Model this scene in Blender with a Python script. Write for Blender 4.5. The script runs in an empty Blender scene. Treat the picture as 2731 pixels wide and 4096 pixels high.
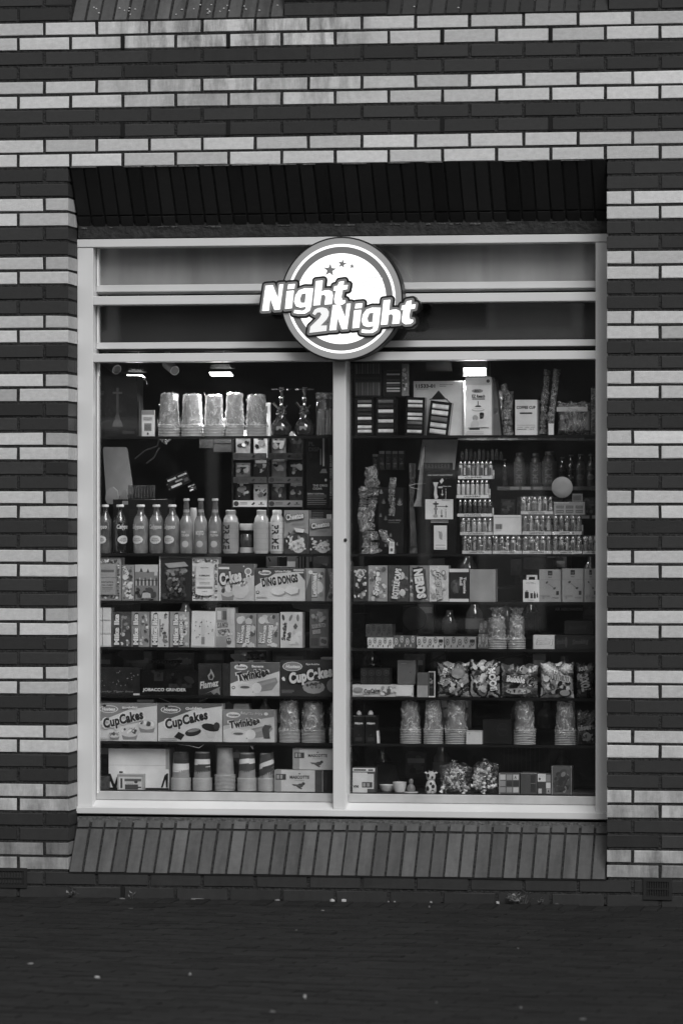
import bpy, bmesh, math, random
from mathutils import Vector, Matrix
R = random.Random(7)
S = bpy.context.scene
COL = S.collection
# ---------------------------------------------------------------- camera
FPX = 17000.0                       # focal length in photo pixels
YAW = math.atan(FPX/102000.0)
MM = 1.03e-3
DIST = FPX*MM
HORIZ = 2058.0
CX, CY, CH = DIST*math.sin(YAW), -DIST*math.cos(YAW), (3603-HORIZ)*MM
cam = bpy.data.cameras.new('camera'); camo = bpy.data.objects.new('camera', cam); COL.objects.link(camo)
camo.location = (CX, CY, CH); camo.rotation_euler = (math.pi/2, 0, YAW)
cam.sensor_fit = 'VERTICAL'; cam.sensor_height = 36; cam.sensor_width = 24
cam.lens = FPX*36/4096; cam.shift_y = 10/4096; cam.clip_end = 400; cam.clip_start = .1
cam.dof.use_dof = True; cam.dof.focus_distance = DIST+.22; cam.dof.aperture_fstop = 3.2
S.camera = camo
S.render.resolution_x = 682; S.render.resolution_y = 1024
# ---------------------------------------------------------------- world, sun, exposure
wd = bpy.data.worlds.new('World'); S.world = wd; wd.use_nodes = True
nt = wd.node_tree; nt.nodes.clear()
sk = nt.nodes.new('ShaderNodeTexSky'); sk.sky_type = 'NISHITA'; sk.sun_disc = False
SUN_EL, SUN_AZ = math.radians(40), math.radians(152)     # azimuth from +Y clockwise
sk.sun_elevation = SUN_EL; sk.sun_rotation = SUN_AZ
bw = nt.nodes.new('ShaderNodeRGBToBW'); bg = nt.nodes.new('ShaderNodeBackground'); wo = nt.nodes.new('ShaderNodeOutputWorld')
nt.links.new(sk.outputs[0], bw.inputs[0]); nt.links.new(bw.outputs[0], bg.inputs[0]); nt.links.new(bg.outputs[0], wo.inputs[0])
bg.inputs[1].default_value = 0.11
sl = bpy.data.lights.new('sun', 'SUN'); sl.energy = 1.25; sl.angle = math.radians(28)
so = bpy.data.objects.new('sun', sl); COL.objects.link(so)
sd = Vector((math.sin(SUN_AZ)*math.cos(SUN_EL), math.cos(SUN_AZ)*math.cos(SUN_EL), math.sin(SUN_EL)))
so.rotation_euler = sd.to_track_quat('Z', 'Y').to_euler()
S.view_settings.view_transform = 'Standard'; S.view_settings.look = 'None'
S.view_settings.exposure = 0.45; S.view_settings.gamma = 1.0
try:
    S.cycles.transparent_max_bounces = 24; S.cycles.max_bounces = 8; S.cycles.sample_clamp_indirect = 4.0
except Exception: pass
LAMP_W = 11.0
# ---------------------------------------------------------------- measuring helper: photo pixel -> point on the plane y = Y
CV = (-math.sin(YAW), math.cos(YAW)); RV = (math.cos(YAW), math.sin(YAW))
def W(px, py, Y):
    u = px-1365.5
    dx = CV[0]*FPX+RV[0]*u; dy = CV[1]*FPX+RV[1]*u
    t = (Y-CY)/dy
    return CX+t*dx, CH+t*(HORIZ-py)
ORG = {'A': (350, 1420), 'B': (1390, 1420), 'C': (350, 2200), 'D': (1390, 2200), 'E': (350, 2780), 'F': (1390, 2780)}
def Q(reg, x, y, Y):
    o = ORG[reg]; return W(o[0]+x/1.568, o[1]+y/1.568, Y)
# ---------------------------------------------------------------- materials
MATS = {}
def nmat(name):
    m = bpy.data.materials.new(name); m.use_nodes = True
    return m, m.node_tree, m.node_tree.nodes['Principled BSDF']
def offs(n, mp):
    oi = n.nodes.new('ShaderNodeObjectInfo'); m_ = n.nodes.new('ShaderNodeMath'); m_.operation = 'MULTIPLY'; m_.inputs[1].default_value = 37.0
    n.links.new(oi.outputs['Random'], m_.inputs[0]); cb = n.nodes.new('ShaderNodeCombineXYZ')
    for i in range(3): n.links.new(m_.outputs[0], cb.inputs[i])
    n.links.new(cb.outputs[0], mp.inputs['Location'])
def gray(t): return (t, t, t, 1)
def surf(name, t, rough=.5, var=.08, scale=25, bump=.0, bscale=60, metal=0, spec=.5, coat=0, stretch=(1, 1, 1)):
    if name in MATS: return MATS[name]
    m, n, b = nmat(name)
    tc = n.nodes.new('ShaderNodeTexCoord'); mp = n.nodes.new('ShaderNodeMapping'); mp.inputs['Scale'].default_value = stretch
    n.links.new(tc.outputs['Object'], mp.inputs[0]); offs(n, mp)
    nz = n.nodes.new('ShaderNodeTexNoise'); nz.inputs['Scale'].default_value = scale; nz.inputs['Detail'].default_value = 4
    n.links.new(mp.outputs[0], nz.inputs[0])
    mr = n.nodes.new('ShaderNodeMapRange'); mr.inputs[1].default_value = .3; mr.inputs[2].default_value = .7
    mr.inputs[3].default_value = t*(1-var); mr.inputs[4].default_value = t*(1+var)
    n.links.new(nz.outputs[0], mr.inputs[0]); n.links.new(mr.outputs[0], b.inputs['Base Color'])
    b.inputs['Roughness'].default_value = rough; b.inputs['Metallic'].default_value = metal
    b.inputs['Specular IOR Level'].default_value = spec
    if coat: b.inputs['Coat Weight'].default_value = coat; b.inputs['Coat Roughness'].default_value = .08
    if bump:
        n2 = n.nodes.new('ShaderNodeTexNoise'); n2.inputs['Scale'].default_value = bscale; n2.inputs['Detail'].default_value = 5
        n.links.new(mp.outputs[0], n2.inputs[0])
        bp = n.nodes.new('ShaderNodeBump'); bp.inputs['Strength'].default_value = bump; bp.inputs['Distance'].default_value = .01
        n.links.new(n2.outputs[0], bp.inputs['Height']); n.links.new(bp.outputs[0], b.inputs['Normal'])
    MATS[name] = m
    return m
def con(t): return t*.62 if t < .3 else (min(.9, t*1.36) if t > .47 else t)
def card(t):
    t = con(t); t = max(.004, round(t, 3)) if t < .1 else round(t*20)/20
    return surf('printed_card_%03d' % round(t*1000), t, rough=.34, var=.13, scale=12, bump=.3, bscale=16)
def foil(t):
    t = con(t); t = max(.01, round(t, 2)) if t < .1 else round(t*10)/10
    return surf('glossy_film_%03d' % round(t*1000), t, rough=.22, var=.25, scale=30, bump=.35, bscale=35, coat=.6)
def plain(t, rough=.5): return surf('plain_%03d_%02d' % (round(t*1000), round(rough*100)), t, rough=rough, var=.1, scale=18)
def liquid(t): return surf('filled_glass_%03d' % round(t*1000), t, rough=.06, var=.45, scale=16, spec=.9, coat=1)
def metal(t=.6, rough=.18): return surf('metal_%02d_%02d' % (round(t*100), round(rough*100)), t, rough=rough, var=.1, metal=1)
def clear(name, fac_gloss, dark, tint=1.0, rough=.03, bump=0, bscale=40, stretch=(1, 1, 1), diffuse=0, dt=.8, vein=0):
    """see-through sheet: transparent + gloss by fresnel, optional milky diffuse"""
    if name in MATS: return MATS[name]
    m, n, b = nmat(name); n.nodes.remove(b); out = n.nodes['Material Output']
    tr = n.nodes.new('ShaderNodeBsdfTransparent'); tr.inputs[0].default_value = gray(tint)
    gl = n.nodes.new('ShaderNodeBsdfGlossy'); gl.inputs['Roughness'].default_value = rough; gl.inputs[0].default_value = gray(.95)
    lw = n.nodes.new('ShaderNodeFresnel'); ge = n.nodes.new('ShaderNodeNewGeometry'); ir = n.nodes.new('ShaderNodeMapRange')
    ir.inputs[3].default_value = 1.5; ir.inputs[4].default_value = 1/1.5     # thin sheet: same reflectance from both sides
    n.links.new(ge.outputs['Backfacing'], ir.inputs[0]); n.links.new(ir.outputs[0], lw.inputs[0])
    mu = n.nodes.new('ShaderNodeMath'); mu.operation = 'MULTIPLY_ADD'; mu.inputs[1].default_value = fac_gloss; mu.inputs[2].default_value = dark; mu.use_clamp = True
    n.links.new(lw.outputs[0], mu.inputs[0])
    mx = n.nodes.new('ShaderNodeMixShader'); n.links.new(mu.outputs[0], mx.inputs[0]); n.links.new(tr.outputs[0], mx.inputs[1]); n.links.new(gl.outputs[0], mx.inputs[2])
    last = mx
    tc = n.nodes.new('ShaderNodeTexCoord'); mp = n.nodes.new('ShaderNodeMapping'); mp.inputs['Scale'].default_value = stretch
    n.links.new(tc.outputs['Object'], mp.inputs[0]); offs(n, mp)
    nz = n.nodes.new('ShaderNodeTexNoise'); nz.inputs['Scale'].default_value = bscale; nz.inputs['Detail'].default_value = 3; nz.inputs['Distortion'].default_value = 1.5
    n.links.new(mp.outputs[0], nz.inputs[0])
    if bump:
        bp = n.nodes.new('ShaderNodeBump'); bp.inputs['Strength'].default_value = bump; bp.inputs['Distance'].default_value = .01
        n.links.new(nz.outputs[0], bp.inputs['Height']); n.links.new(bp.outputs[0], gl.inputs['Normal']); n.links.new(bp.outputs[0], lw.inputs['Normal'])
    if diffuse:
        df = n.nodes.new('ShaderNodeBsdfDiffuse'); df.inputs[0].default_value = gray(dt)
        mr = n.nodes.new('ShaderNodeMapRange'); mr.inputs[1].default_value = .45; mr.inputs[2].default_value = .7
        mr.inputs[3].default_value = diffuse*.25; mr.inputs[4].default_value = diffuse*1.6
        n.links.new(nz.outputs[0], mr.inputs[0])
        if vein:      # crease highlights painted in as thin pale lines
            nv = n.nodes.new('ShaderNodeTexNoise'); nv.inputs['Scale'].default_value = vein; nv.inputs['Detail'].default_value = 2; nv.inputs['Distortion'].default_value = 2.5; n.links.new(mp.outputs[0], nv.inputs[0])
            s1 = n.nodes.new('ShaderNodeMath'); s1.operation = 'SUBTRACT'; s1.inputs[1].default_value = .5; n.links.new(nv.outputs[0], s1.inputs[0])
            s2 = n.nodes.new('ShaderNodeMath'); s2.operation = 'ABSOLUTE'; n.links.new(s1.outputs[0], s2.inputs[0])
            mr.inputs[1].default_value = .0; mr.inputs[2].default_value = .045; mr.inputs[3].default_value = min(.85, diffuse*5); mr.inputs[4].default_value = diffuse*.3
            n.links.new(s2.outputs[0], mr.inputs[0])
        m2 = n.nodes.new('ShaderNodeMixShader'); n.links.new(mr.outputs[0], m2.inputs[0]); n.links.new(mx.outputs[0], m2.inputs[1]); n.links.new(df.outputs[0], m2.inputs[2]); last = m2
    n.links.new(last.outputs[0], out.inputs[0])
    MATS[name] = m; return m
def emis(name, t, e):
    if name in MATS: return MATS[name]
    m, n, b = nmat(name); b.inputs['Base Color'].default_value = gray(t)
    b.inputs['Emission Color'].default_value = gray(1); b.inputs['Emission Strength'].default_value = e
    b.inputs['Roughness'].default_value = .4
    MATS[name] = m; return m
# ---------------------------------------------------------------- mesh builder
class MB:
    def __init__(s): s.v = []; s.f = []; s.mi = []; s.mats = []; s.att = []
    def slot(s, m):
        if m not in s.mats: s.mats.append(m)
        return s.mats.index(m)
    def add(s, vs, fs, m, tone=1.0, M=None):
        o = len(s.v); k = s.slot(m)
        if M is not None: vs = [tuple(M @ Vector(v)) for v in vs]
        s.v += [tuple(v) for v in vs]
        for f in fs: s.f.append(tuple(i+o for i in f)); s.mi.append(k); s.att.append(tone)
    def box(s, x0, x1, y0, y1, z0, z1, m, tone=1.0, M=None, ch=0):
        if ch:
            c = ch
            vs = [(x0, y0+c, z0), (x1, y0+c, z0), (x1, y1, z0), (x0, y1, z0), (x0, y0+c, z1), (x1, y0+c, z1), (x1, y1, z1), (x0, y1, z1),
                  (x0+c, y0, z0+c), (x1-c, y0, z0+c), (x1-c, y0, z1-c), (x0+c, y0, z1-c)]
            fs = [(8, 9, 10, 11), (0, 1, 9, 8), (1, 5, 10, 9), (5, 4, 11, 10), (4, 0, 8, 11), (1, 2, 6, 5), (2, 3, 7, 6), (3, 0, 4, 7), (4, 5, 6, 7), (3, 2, 1, 0)]
        else:
            vs = [(x0, y0, z0), (x1, y0, z0), (x1, y1, z0), (x0, y1, z0), (x0, y0, z1), (x1, y0, z1), (x1, y1, z1), (x0, y1, z1)]
            fs = [(0, 1, 5, 4), (1, 2, 6, 5), (2, 3, 7, 6), (3, 0, 4, 7), (4, 5, 6, 7), (3, 2, 1, 0)]
        s.add(vs, fs, m, tone, M)
    def lathe(s, prof, m, n=24, c=(0, 0), jit=0, M=None, cap=True):
        vs = []; fs = []
        for (r, z) in prof:
            for i in range(n):
                a = 2*math.pi*i/n; rr = r*(1+(R.uniform(-jit, jit) if jit else 0))
                vs.append((c[0]+rr*math.sin(a), c[1]-rr*math.cos(a), z))
        for k in range(len(prof)-1):
            for i in range(n):
                j = (i+1) % n; fs.append((k*n+i, k*n+j, (k+1)*n+j, (k+1)*n+i))
        if cap:
            fs.append(tuple(reversed(range(n)))); fs.append(tuple((len(prof)-1)*n+i for i in range(n)))
        s.add(vs, fs, m, M=M)
    def tube(s, pts, r, m, n=8, M=None):
        pts = [Vector(p) for p in pts]; vs = []; fs = []
        for i, p in enumerate(pts):
            d = (pts[min(i+1, len(pts)-1)]-pts[max(i-1, 0)]).normalized()
            q = d.to_track_quat('Z', 'Y')
            rr = r[i] if isinstance(r, (list, tuple)) else r
            for k in range(n):
                a = 2*math.pi*k/n; vs.append(p+q @ Vector((rr*math.cos(a), rr*math.sin(a), 0)))
        for i in range(len(pts)-1):
            for k in range(n):
                j = (k+1) % n; fs.append((i*n+k, i*n+j, (i+1)*n+j, (i+1)*n+k))
        fs.append(tuple(reversed(range(n)))); fs.append(tuple((len(pts)-1)*n+k for k in range(n)))
        s.add(vs, fs, m, M=M)
    def build(s, name, parent=None, smooth=False, attr=False):
        me = bpy.data.meshes.new(name); me.from_pydata(s.v, [], s.f)
        for m in s.mats: me.materials.append(m)
        me.polygons.foreach_set('material_index', s.mi)
        if smooth: me.polygons.foreach_set('use_smooth', [True]*len(s.f))
        if attr:
            a = me.attributes.new('tone', 'FLOAT', 'FACE'); a.data.foreach_set('value', s.att)
        me.update()
        if smooth:
            try: me.set_sharp_from_angle(angle=math.radians(40))
            except Exception: pass
        o = bpy.data.objects.new(name, me); COL.objects.link(o)
        if parent: o.parent = parent
        return o
def tag(o, label=None, cat=None, group=None, kind=None):
    if label: o['label'] = label
    if cat: o['category'] = cat
    if group: o['group'] = group
    if kind: o['kind'] = kind
    return o
def empty(name, loc, label, cat, group=None, rz=0, ry=0):
    o = bpy.data.objects.new(name, None); COL.objects.link(o); o.location = loc; o.rotation_euler = (0, ry, rz); o.empty_display_size = .02
    return tag(o, label, cat, group)
def dup(o, parent=None, loc=None):
    c = o.copy(); COL.objects.link(c)
    if parent: c.parent = parent
    if loc is not None: c.location = loc
    return c
# ---------------------------------------------------------------- lettering
GC = {}
def glyphs(txt, bold=.0, shear=.0):
    k = (txt, round(bold, 4), shear)
    if k in GC: return GC[k]
    cu = bpy.data.curves.new('lettering', 'FONT'); cu.body = txt; cu.offset = bold; cu.shear = shear; cu.resolution_u = 3
    if bold > .02: cu.space_character = 1+bold*1.3
    o = bpy.data.objects.new('lettering', cu); COL.objects.link(o)
    dg = bpy.context.evaluated_depsgraph_get(); dg.update()
    me = bpy.data.meshes.new_from_object(o.evaluated_get(dg))
    vs = [(v.co.x, v.co.y) for v in me.vertices]; fs = [tuple(p.vertices) for p in me.polygons]
    bpy.data.objects.remove(o); bpy.data.curves.remove(cu); bpy.data.meshes.remove(me)
    GC[k] = (vs, fs); return GC[k]
def text2d(txt, w, h, bold=.02, shear=0, extra=0.):
    """verts (x, z) centred on 0, fitted to w x h; extra = outline growth"""
    vs, fs = glyphs(txt, bold, shear)
    xs = [v[0] for v in vs]; ys = [v[1] for v in vs]
    x0, x1, y0, y1 = min(xs), max(xs), min(ys), max(ys)
    sx, sy = w/(x1-x0), h/(y1-y0)
    if extra:
        vs, fs = glyphs(txt, bold+extra, shear)
        xs = [v[0] for v in vs]; c2 = (min(xs)+max(xs))/2; c1 = (x0+x1)/2; k = 1
        return [((v[0]-c2)*sx*k, (v[1]-(y0+y1)/2)*sy) for v in vs], fs
    return [((v[0]-(x0+x1)/2)*sx, (v[1]-(y0+y1)/2)*sy) for v in vs], fs
# print primitives on a front face (u, v in 0..1)
def r(u0, v0, u1, v1, t): return ('r', u0, v0, u1, v1, t)
def e(cu, cv, ru, rv, t, a=0): return ('e', cu, cv, ru, rv, t, a)
def g(pts, t): return ('g', pts, t)
def t(txt, cu, cv, w, h, tone, rot=0, ol=None, b=.03, sh=0, oe=.05): return ('t', txt, cu, cv, w, h, tone, rot, ol, b, sh, oe)
def bl(u0, v0, u1, v1, n, s, tones): return ('b', u0, v0, u1, v1, n, s, tones)
def ln(u0, v0, u1, n, t, h=.012, gap=.035): return ('l', u0, v0, u1, n, t, h, gap)
def prints(mb, W_, H_, lst, x0=0, z0=0, y=0, mk=None, M=None):
    mk = mk or card
    k = [0]
    def lay(vs2, fs, tone):
        k[0] += 1; yy = y-.00035-.00012*k[0]
        mb.add([(x0+a, yy, z0+b) for a, b in vs2], fs, mk(tone), M=M)
    def ell(cx, cz, rx, rz, tone, a=0, n=12):
        ca, sa = math.cos(a), math.sin(a)
        lay([(cx+rx*math.cos(q)*ca-rz*math.sin(q)*sa, cz+rx*math.cos(q)*sa+rz*math.sin(q)*ca) for q in [2*math.pi*i/n for i in range(n)]], [tuple(range(n))], tone)
    for p in lst:
        if p[0] == 'r':
            _, a, b, c, d, tn = p; lay([(a*W_, b*H_), (c*W_, b*H_), (c*W_, d*H_), (a*W_, d*H_)], [(0, 1, 2, 3)], tn)
        elif p[0] == 'e': ell(p[1]*W_, p[2]*H_, p[3]*W_, p[4]*H_, p[5], p[6])
        elif p[0] == 'g': lay([(a*W_, b*H_) for a, b in p[1]], [tuple(range(len(p[1])))], p[2])
        elif p[0] == 'l':
            _, a, b, c, n, tn, h, gp = p
            for i in range(n):
                c2 = c-R.uniform(0, .15)*(c-a) if i % 3 == 2 else c
                z = (b-i*gp)*H_; lay([(a*W_, z), (c2*W_, z), (c2*W_, z+h*H_), (a*W_, z+h*H_)], [(0, 1, 2, 3)], tn)
        elif p[0] == 'b':
            _, a, b, c, d, n, s_, tones = p
            for i in range(n):
                rr = s_*min(W_, H_)*R.uniform(.5, 1.2); rx = rr*R.uniform(.7, 1.5); rz = rr*R.uniform(.6, 1.1)
                rx = min(rx, (c-a)*W_*.48); rz = min(rz, (d-b)*H_*.48); m_ = max(rx, rz)
                cx = R.uniform(a*W_+m_, max(a*W_+m_, c*W_-m_)); cz = R.uniform(b*H_+m_, max(b*H_+m_, d*H_-m_))
                ell(cx, cz, rx, rz, R.choice(tones), R.uniform(0, 3), R.choice((5, 6, 7, 8)))
        elif p[0] == 't':
            _, tx, cu, cv, w, h, tn, rot, ol, b, sh, oe = p
            big = abs(rot) > 45
            w_, h_ = (w*H_, h*W_) if big else (w*W_, h*H_)
            a = math.radians(rot); ca, sa = math.cos(a), math.sin(a)
            for ex, tone in (((oe, ol),) if ol is not None else ())+((0, tn),):
                vs, fs = text2d(tx, w_, h_, b, sh, ex)
                lay([(cu*W_+x*ca-z*sa, cv*H_+x*sa+z*ca) for x, z in vs], fs, tone)
def cyl_patch(mb, rad, cz, hw, fn, m, a0=0, off=.0008, n=16):
    vs = []
    for i in range(n+1):
        x = -hw+2*hw*i/n; th = x/rad+a0; h = max(fn(x/hw), 1e-4)
        for s in (-1, 1): vs.append(((rad+off)*math.sin(th), -(rad+off)*math.cos(th), cz+s*h*(1+.08*math.sin(i*2.3))))
    mb.add(vs, [(2*i, 2*i+2, 2*i+3, 2*i+1) for i in range(n)], m)
def cyl_text(mb, txt, rad, cz, w, h, m, rot=0, b=.02, sh=0, a0=0, off=.0008):
    vs, fs = text2d(txt, w, h, b, sh); a = math.radians(rot); ca, sa = math.cos(a), math.sin(a)
    out = []
    for x, z in vs:
        X = x*ca-z*sa; Z = x*sa+z*ca; th = X/rad+a0
        out.append(((rad+off)*math.sin(th), -(rad+off)*math.cos(th), cz+Z))
    mb.add(out, fs, m)
# ================================================================ THE WALL
def brick_mat(name, lo, rough, bump, stain=False):
    m, n, b = nmat(name)
    at = n.nodes.new('ShaderNodeAttribute'); at.attribute_name = 'tone'
    tc = n.nodes.new('ShaderNodeTexCoord')
    mp = n.nodes.new('ShaderNodeMapping'); mp.inputs['Scale'].default_value = (1, 1, 1.6); n.links.new(tc.outputs['Object'], mp.inputs[0])
    nz = n.nodes.new('ShaderNodeTexNoise'); nz.inputs['Scale'].default_value = 38; nz.inputs['Detail'].default_value = 8; nz.inputs['Roughness'].default_value = .7
    n.links.new(mp.outputs[0], nz.inputs[0])
    mr = n.nodes.new('ShaderNodeMapRange'); mr.inputs[1].default_value = .3; mr.inputs[2].default_value = .7; mr.inputs[3].default_value = lo*.86; mr.inputs[4].default_value = lo*1.12
    n.links.new(nz.outputs[0], mr.inputs[0])
    mu = n.nodes.new('ShaderNodeMath'); mu.operation = 'MULTIPLY'; n.links.new(mr.outputs[0], mu.inputs[0]); n.links.new(at.outputs['Fac'], mu.inputs[1])
    last = mu
    # weather stains: patches with a shape of their own, narrow downward runs
    mp2 = n.nodes.new('ShaderNodeMapping'); mp2.inputs['Scale'].default_value = (9, 1, 2.2); n.links.new(tc.outputs['Object'], mp2.inputs[0])
    n2 = n.nodes.new('ShaderNodeTexNoise'); n2.inputs['Scale'].default_value = 1.6; n2.inputs['Detail'].default_value = 10; n2.inputs['Roughness'].default_value = .7; n.links.new(mp2.outputs[0], n2.inputs[0])
    r2 = n.nodes.new('ShaderNodeMapRange'); r2.inputs[1].default_value = .42; r2.inputs[2].default_value = .64; r2.inputs[3].default_value = 1; r2.inputs[4].default_value = {1: .3, 2: .55}.get(stain, .8)
    n.links.new(n2.outputs[0], r2.inputs[0])
    sx = n.nodes.new('ShaderNodeSeparateXYZ'); n.links.new(tc.outputs['Object'], sx.inputs[0])
    # region below the upper sill
    def rng(src, a, b_, c, d):
        q = n.nodes.new('ShaderNodeMapRange'); q.interpolation_type = 'SMOOTHSTEP'
        q.inputs[1].default_value = a; q.inputs[2].default_value = b_; q.inputs[3].default_value = c; q.inputs[4].default_value = d; n.links.new(src, q.inputs[0]); return q
    zx = rng(sx.outputs[2], CH+1.45, CH+1.95, 0, 1); xl = rng(sx.outputs[0], -1.15, -.75, 0, 1); xr = rng(sx.outputs[0], -.05, .2, 1, 0)
    low = rng(sx.outputs[2], .75, .3, 0, 1) if False else rng(sx.outputs[2], .25, .8, .8, 0)
    p1 = n.nodes.new('ShaderNodeMath'); p1.operation = 'MULTIPLY'; n.links.new(zx.outputs[0], p1.inputs[0]); n.links.new(xl.outputs[0], p1.inputs[1])
    p2 = n.nodes.new('ShaderNodeMath'); p2.operation = 'MULTIPLY'; n.links.new(p1.outputs[0], p2.inputs[0]); n.links.new(xr.outputs[0], p2.inputs[1])
    p3 = n.nodes.new('ShaderNodeMath'); p3.operation = 'MAXIMUM'; n.links.new(p2.outputs[0], p3.inputs[0]); n.links.new(low.outputs[0], p3.inputs[1])
    mx = n.nodes.new('ShaderNodeMix'); mx.data_type = 'FLOAT'; n.links.new(p3.outputs[0], mx.inputs[0]); mx.inputs[2].default_value = 1; n.links.new(r2.outputs[0], mx.inputs[3])
    m3 = n.nodes.new('ShaderNodeMath'); m3.operation = 'MULTIPLY'; n.links.new(last.outputs[0], m3.inputs[0]); n.links.new(mx.outputs[0], m3.inputs[1])
    n.links.new(m3.outputs[0], b.inputs['Base Color'])
    b.inputs['Roughness'].default_value = rough; b.inputs['Specular IOR Level'].default_value = .35
    n3 = n.nodes.new('ShaderNodeTexNoise'); n3.inputs['Scale'].default_value = 220; n3.inputs['Detail'].default_value = 4; n.links.new(tc.outputs['Object'], n3.inputs[0])
    bp = n.nodes.new('ShaderNodeBump'); bp.inputs['Strength'].default_value = bump; bp.inputs['Distance'].default_value = .004
    n.links.new(n3.outputs[0], bp.inputs['Height']); n.links.new(bp.outputs[0], b.inputs['Normal'])
    MATS[name] = m; return m
M_LB = brick_mat('pale_glazed_brick', .63, .55, .45, 1)
M_DB = brick_mat('dark_brick', .034, .6, .35)
M_SB = brick_mat('sill_brick', .092, .55, .4, 2)
M_SOF = brick_mat('shade_toned_lintel_brick', .016, .7, .3)  # dark brick, darkened further to carry the soffit's shade in its colour
M_MO = surf('dark_mortar', .040, rough=.95, var=.5, scale=90, bump=.9, bscale=160, spec=.1)
M_MORTAR_PALE = surf('crumbly_mortar', .12, rough=.95, var=.5, scale=90, bump=.9, bscale=160)
ZT = W(100, 94, 0)[1]; CO = (ZT-W(100, 3370, 0)[1])/56.0; BH = CO*.82
XA = W(178, 1300, 0)[0]; PX = (W(2531, 60, 0)[0]-W(181, 94, 0)[0])/11.0; JW = .013
XL = W(274, 2000, 0)[0]; XR = W(2425, 2000, 0)[0]
YF = .174
ZTOP = ZT-10*CO+.004          # top of the opening (underside of the tenth pale course)
ZLOW = ZT-58*CO+.004          # lower front edge of the sloping sill
X0W, X1W = -3.3, 4.6
wall = MB()
xw0, xw1 = X0W-.01, X1W+.01
ZMAX = ZT+14*CO
my = .0045
for (a, b_, c, d) in ((xw0, XL-.004, 0, ZMAX), (XR+.004, xw1, 0, ZMAX), (XL-.004, XR+.004, 0, ZLOW-.006), (XL-.004, XR+.004, ZTOP+.006, ZMAX)):
    if d == ZMAX: d = ZT+.006
    wall.box(a, b_, my, .30 if a < xw0+.1 or a > 0 and b_ > 2 else .165, c, d, M_MO)
UPS = ((287, 1136), (1544, 2432)); ups = [(W(a, 40, 0)[0], W(b_, 40, 0)[0]) for a, b_ in UPS]
for (a, b_) in ((xw0, ups[0][0]), (ups[0][1], ups[1][0]), (ups[1][1], xw1)): wall.box(a, b_, my, .165, ZT+.006, ZMAX, M_MO)
for (a, b_) in ups: wall.box(a, b_, .166, .2, ZT+.006, ZMAX, M_MO)
weep = {(1, 489), (1, 909), (1, 1769), (1, 2203), (7, 489), (7, 909), (7, 1766), (7, 2202), (58, 781), (59, 474), (58, 1987), (59, 1290)}
nrow = int((ZT)/CO)+1
for k in range(-14, nrow+1):
    z1 = ZT-k*CO; z0 = z1-BH
    if z0 < -.08: continue
    light = (k % 4) in (0, 1) and k < 58
    off = 0 if k % 2 == 0 else PX/2
    opening = 10 <= k <= 57
    i0 = int(math.floor((X0W-XA-off)/PX))
    x = XA+off+i0*PX
    while x < X1W:
        a, b_ = x+JW/2, x+PX-JW/2; x += PX
        wx = [W(px, 100, 0)[0] for (kk, px) in weep if kk == k]
        if any(abs(q-a) < .03 for q in wx): wall.box(a-JW-.002, a+.001, -.003, my+.02, z0-.002, z1+.008, plain(.004, .9))
        segs = [(a, b_)]
        jamb = 0
        if opening and b_ > XL-.03:
            if a < XL < b_ or (a < XL and b_ > XL-.03): segs = [(a, XL)]; jamb = 1
            elif a > XL and b_ < XR and True: continue
            elif a < XR: segs = [(XR, b_)] if b_-XR > .03 else []
            if a < XR < b_ and a > XL: jamb = 2
        elif k < 0:
            new = []
            for (p, q) in segs:
                for (u0, u1) in ups:
                    if p < u1 and q > u0:
                        if p < u0-.02: new.append((p, u0))
                        if q > u1+.02: new.append((u1, q))
                        break
                else: new.append((p, q))
            segs = new if k < 0 else segs
        for (p, q) in segs:
            tn = R.gauss(1, .085 if light else .14)*(.86 if R.random() < .08 else 1)
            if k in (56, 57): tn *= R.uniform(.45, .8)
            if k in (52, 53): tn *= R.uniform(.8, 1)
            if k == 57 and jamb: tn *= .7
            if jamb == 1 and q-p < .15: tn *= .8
            dy = R.uniform(-.0012, .0012)
            mt = M_LB if light else M_DB
            back = .02
            if jamb == 1:
                if q-p < .15: back = YF-.004
                else: back = .118
            wall.box(p, q, dy, back, z0+R.uniform(-.001, .001), z1+R.uniform(-.001, .001), mt, tn, ch=.0022)
            nv = len(wall.v); ch_ = R.choice((8, 9, 10, 11)) if R.random() < .12 else -1
            for q_ in range(12):
                v_ = wall.v[nv-12+q_]; jx, jz = R.uniform(-.0011, .0011), R.uniform(-.0011, .0011)
                if abs(v_[0]-XL) < .004 or abs(v_[0]-XR) < .004: jx *= .3
                if q_ == ch_: wall.v[nv-12+q_] = (v_[0]+(.005 if q_ in (8, 11) else -.005), v_[1]+.0015, v_[2]+(.004 if q_ < 10 else -.004))
                else: wall.v[nv-12+q_] = (v_[0]+jx, v_[1], v_[2]+jz)
            if jamb == 1 and back < .15: wall.box(q-.03, q-.001, .126, YF-.004, z0, z1, mt, tn)
            if jamb == 2: wall.box(p+.001, p+.03, .021, YF-.004, z0, z1, mt, tn)
wallo = tag(wall.build('brick_wall', attr=True), 'striped brick shop wall of paired pale and dark courses around the window', 'wall')
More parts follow.
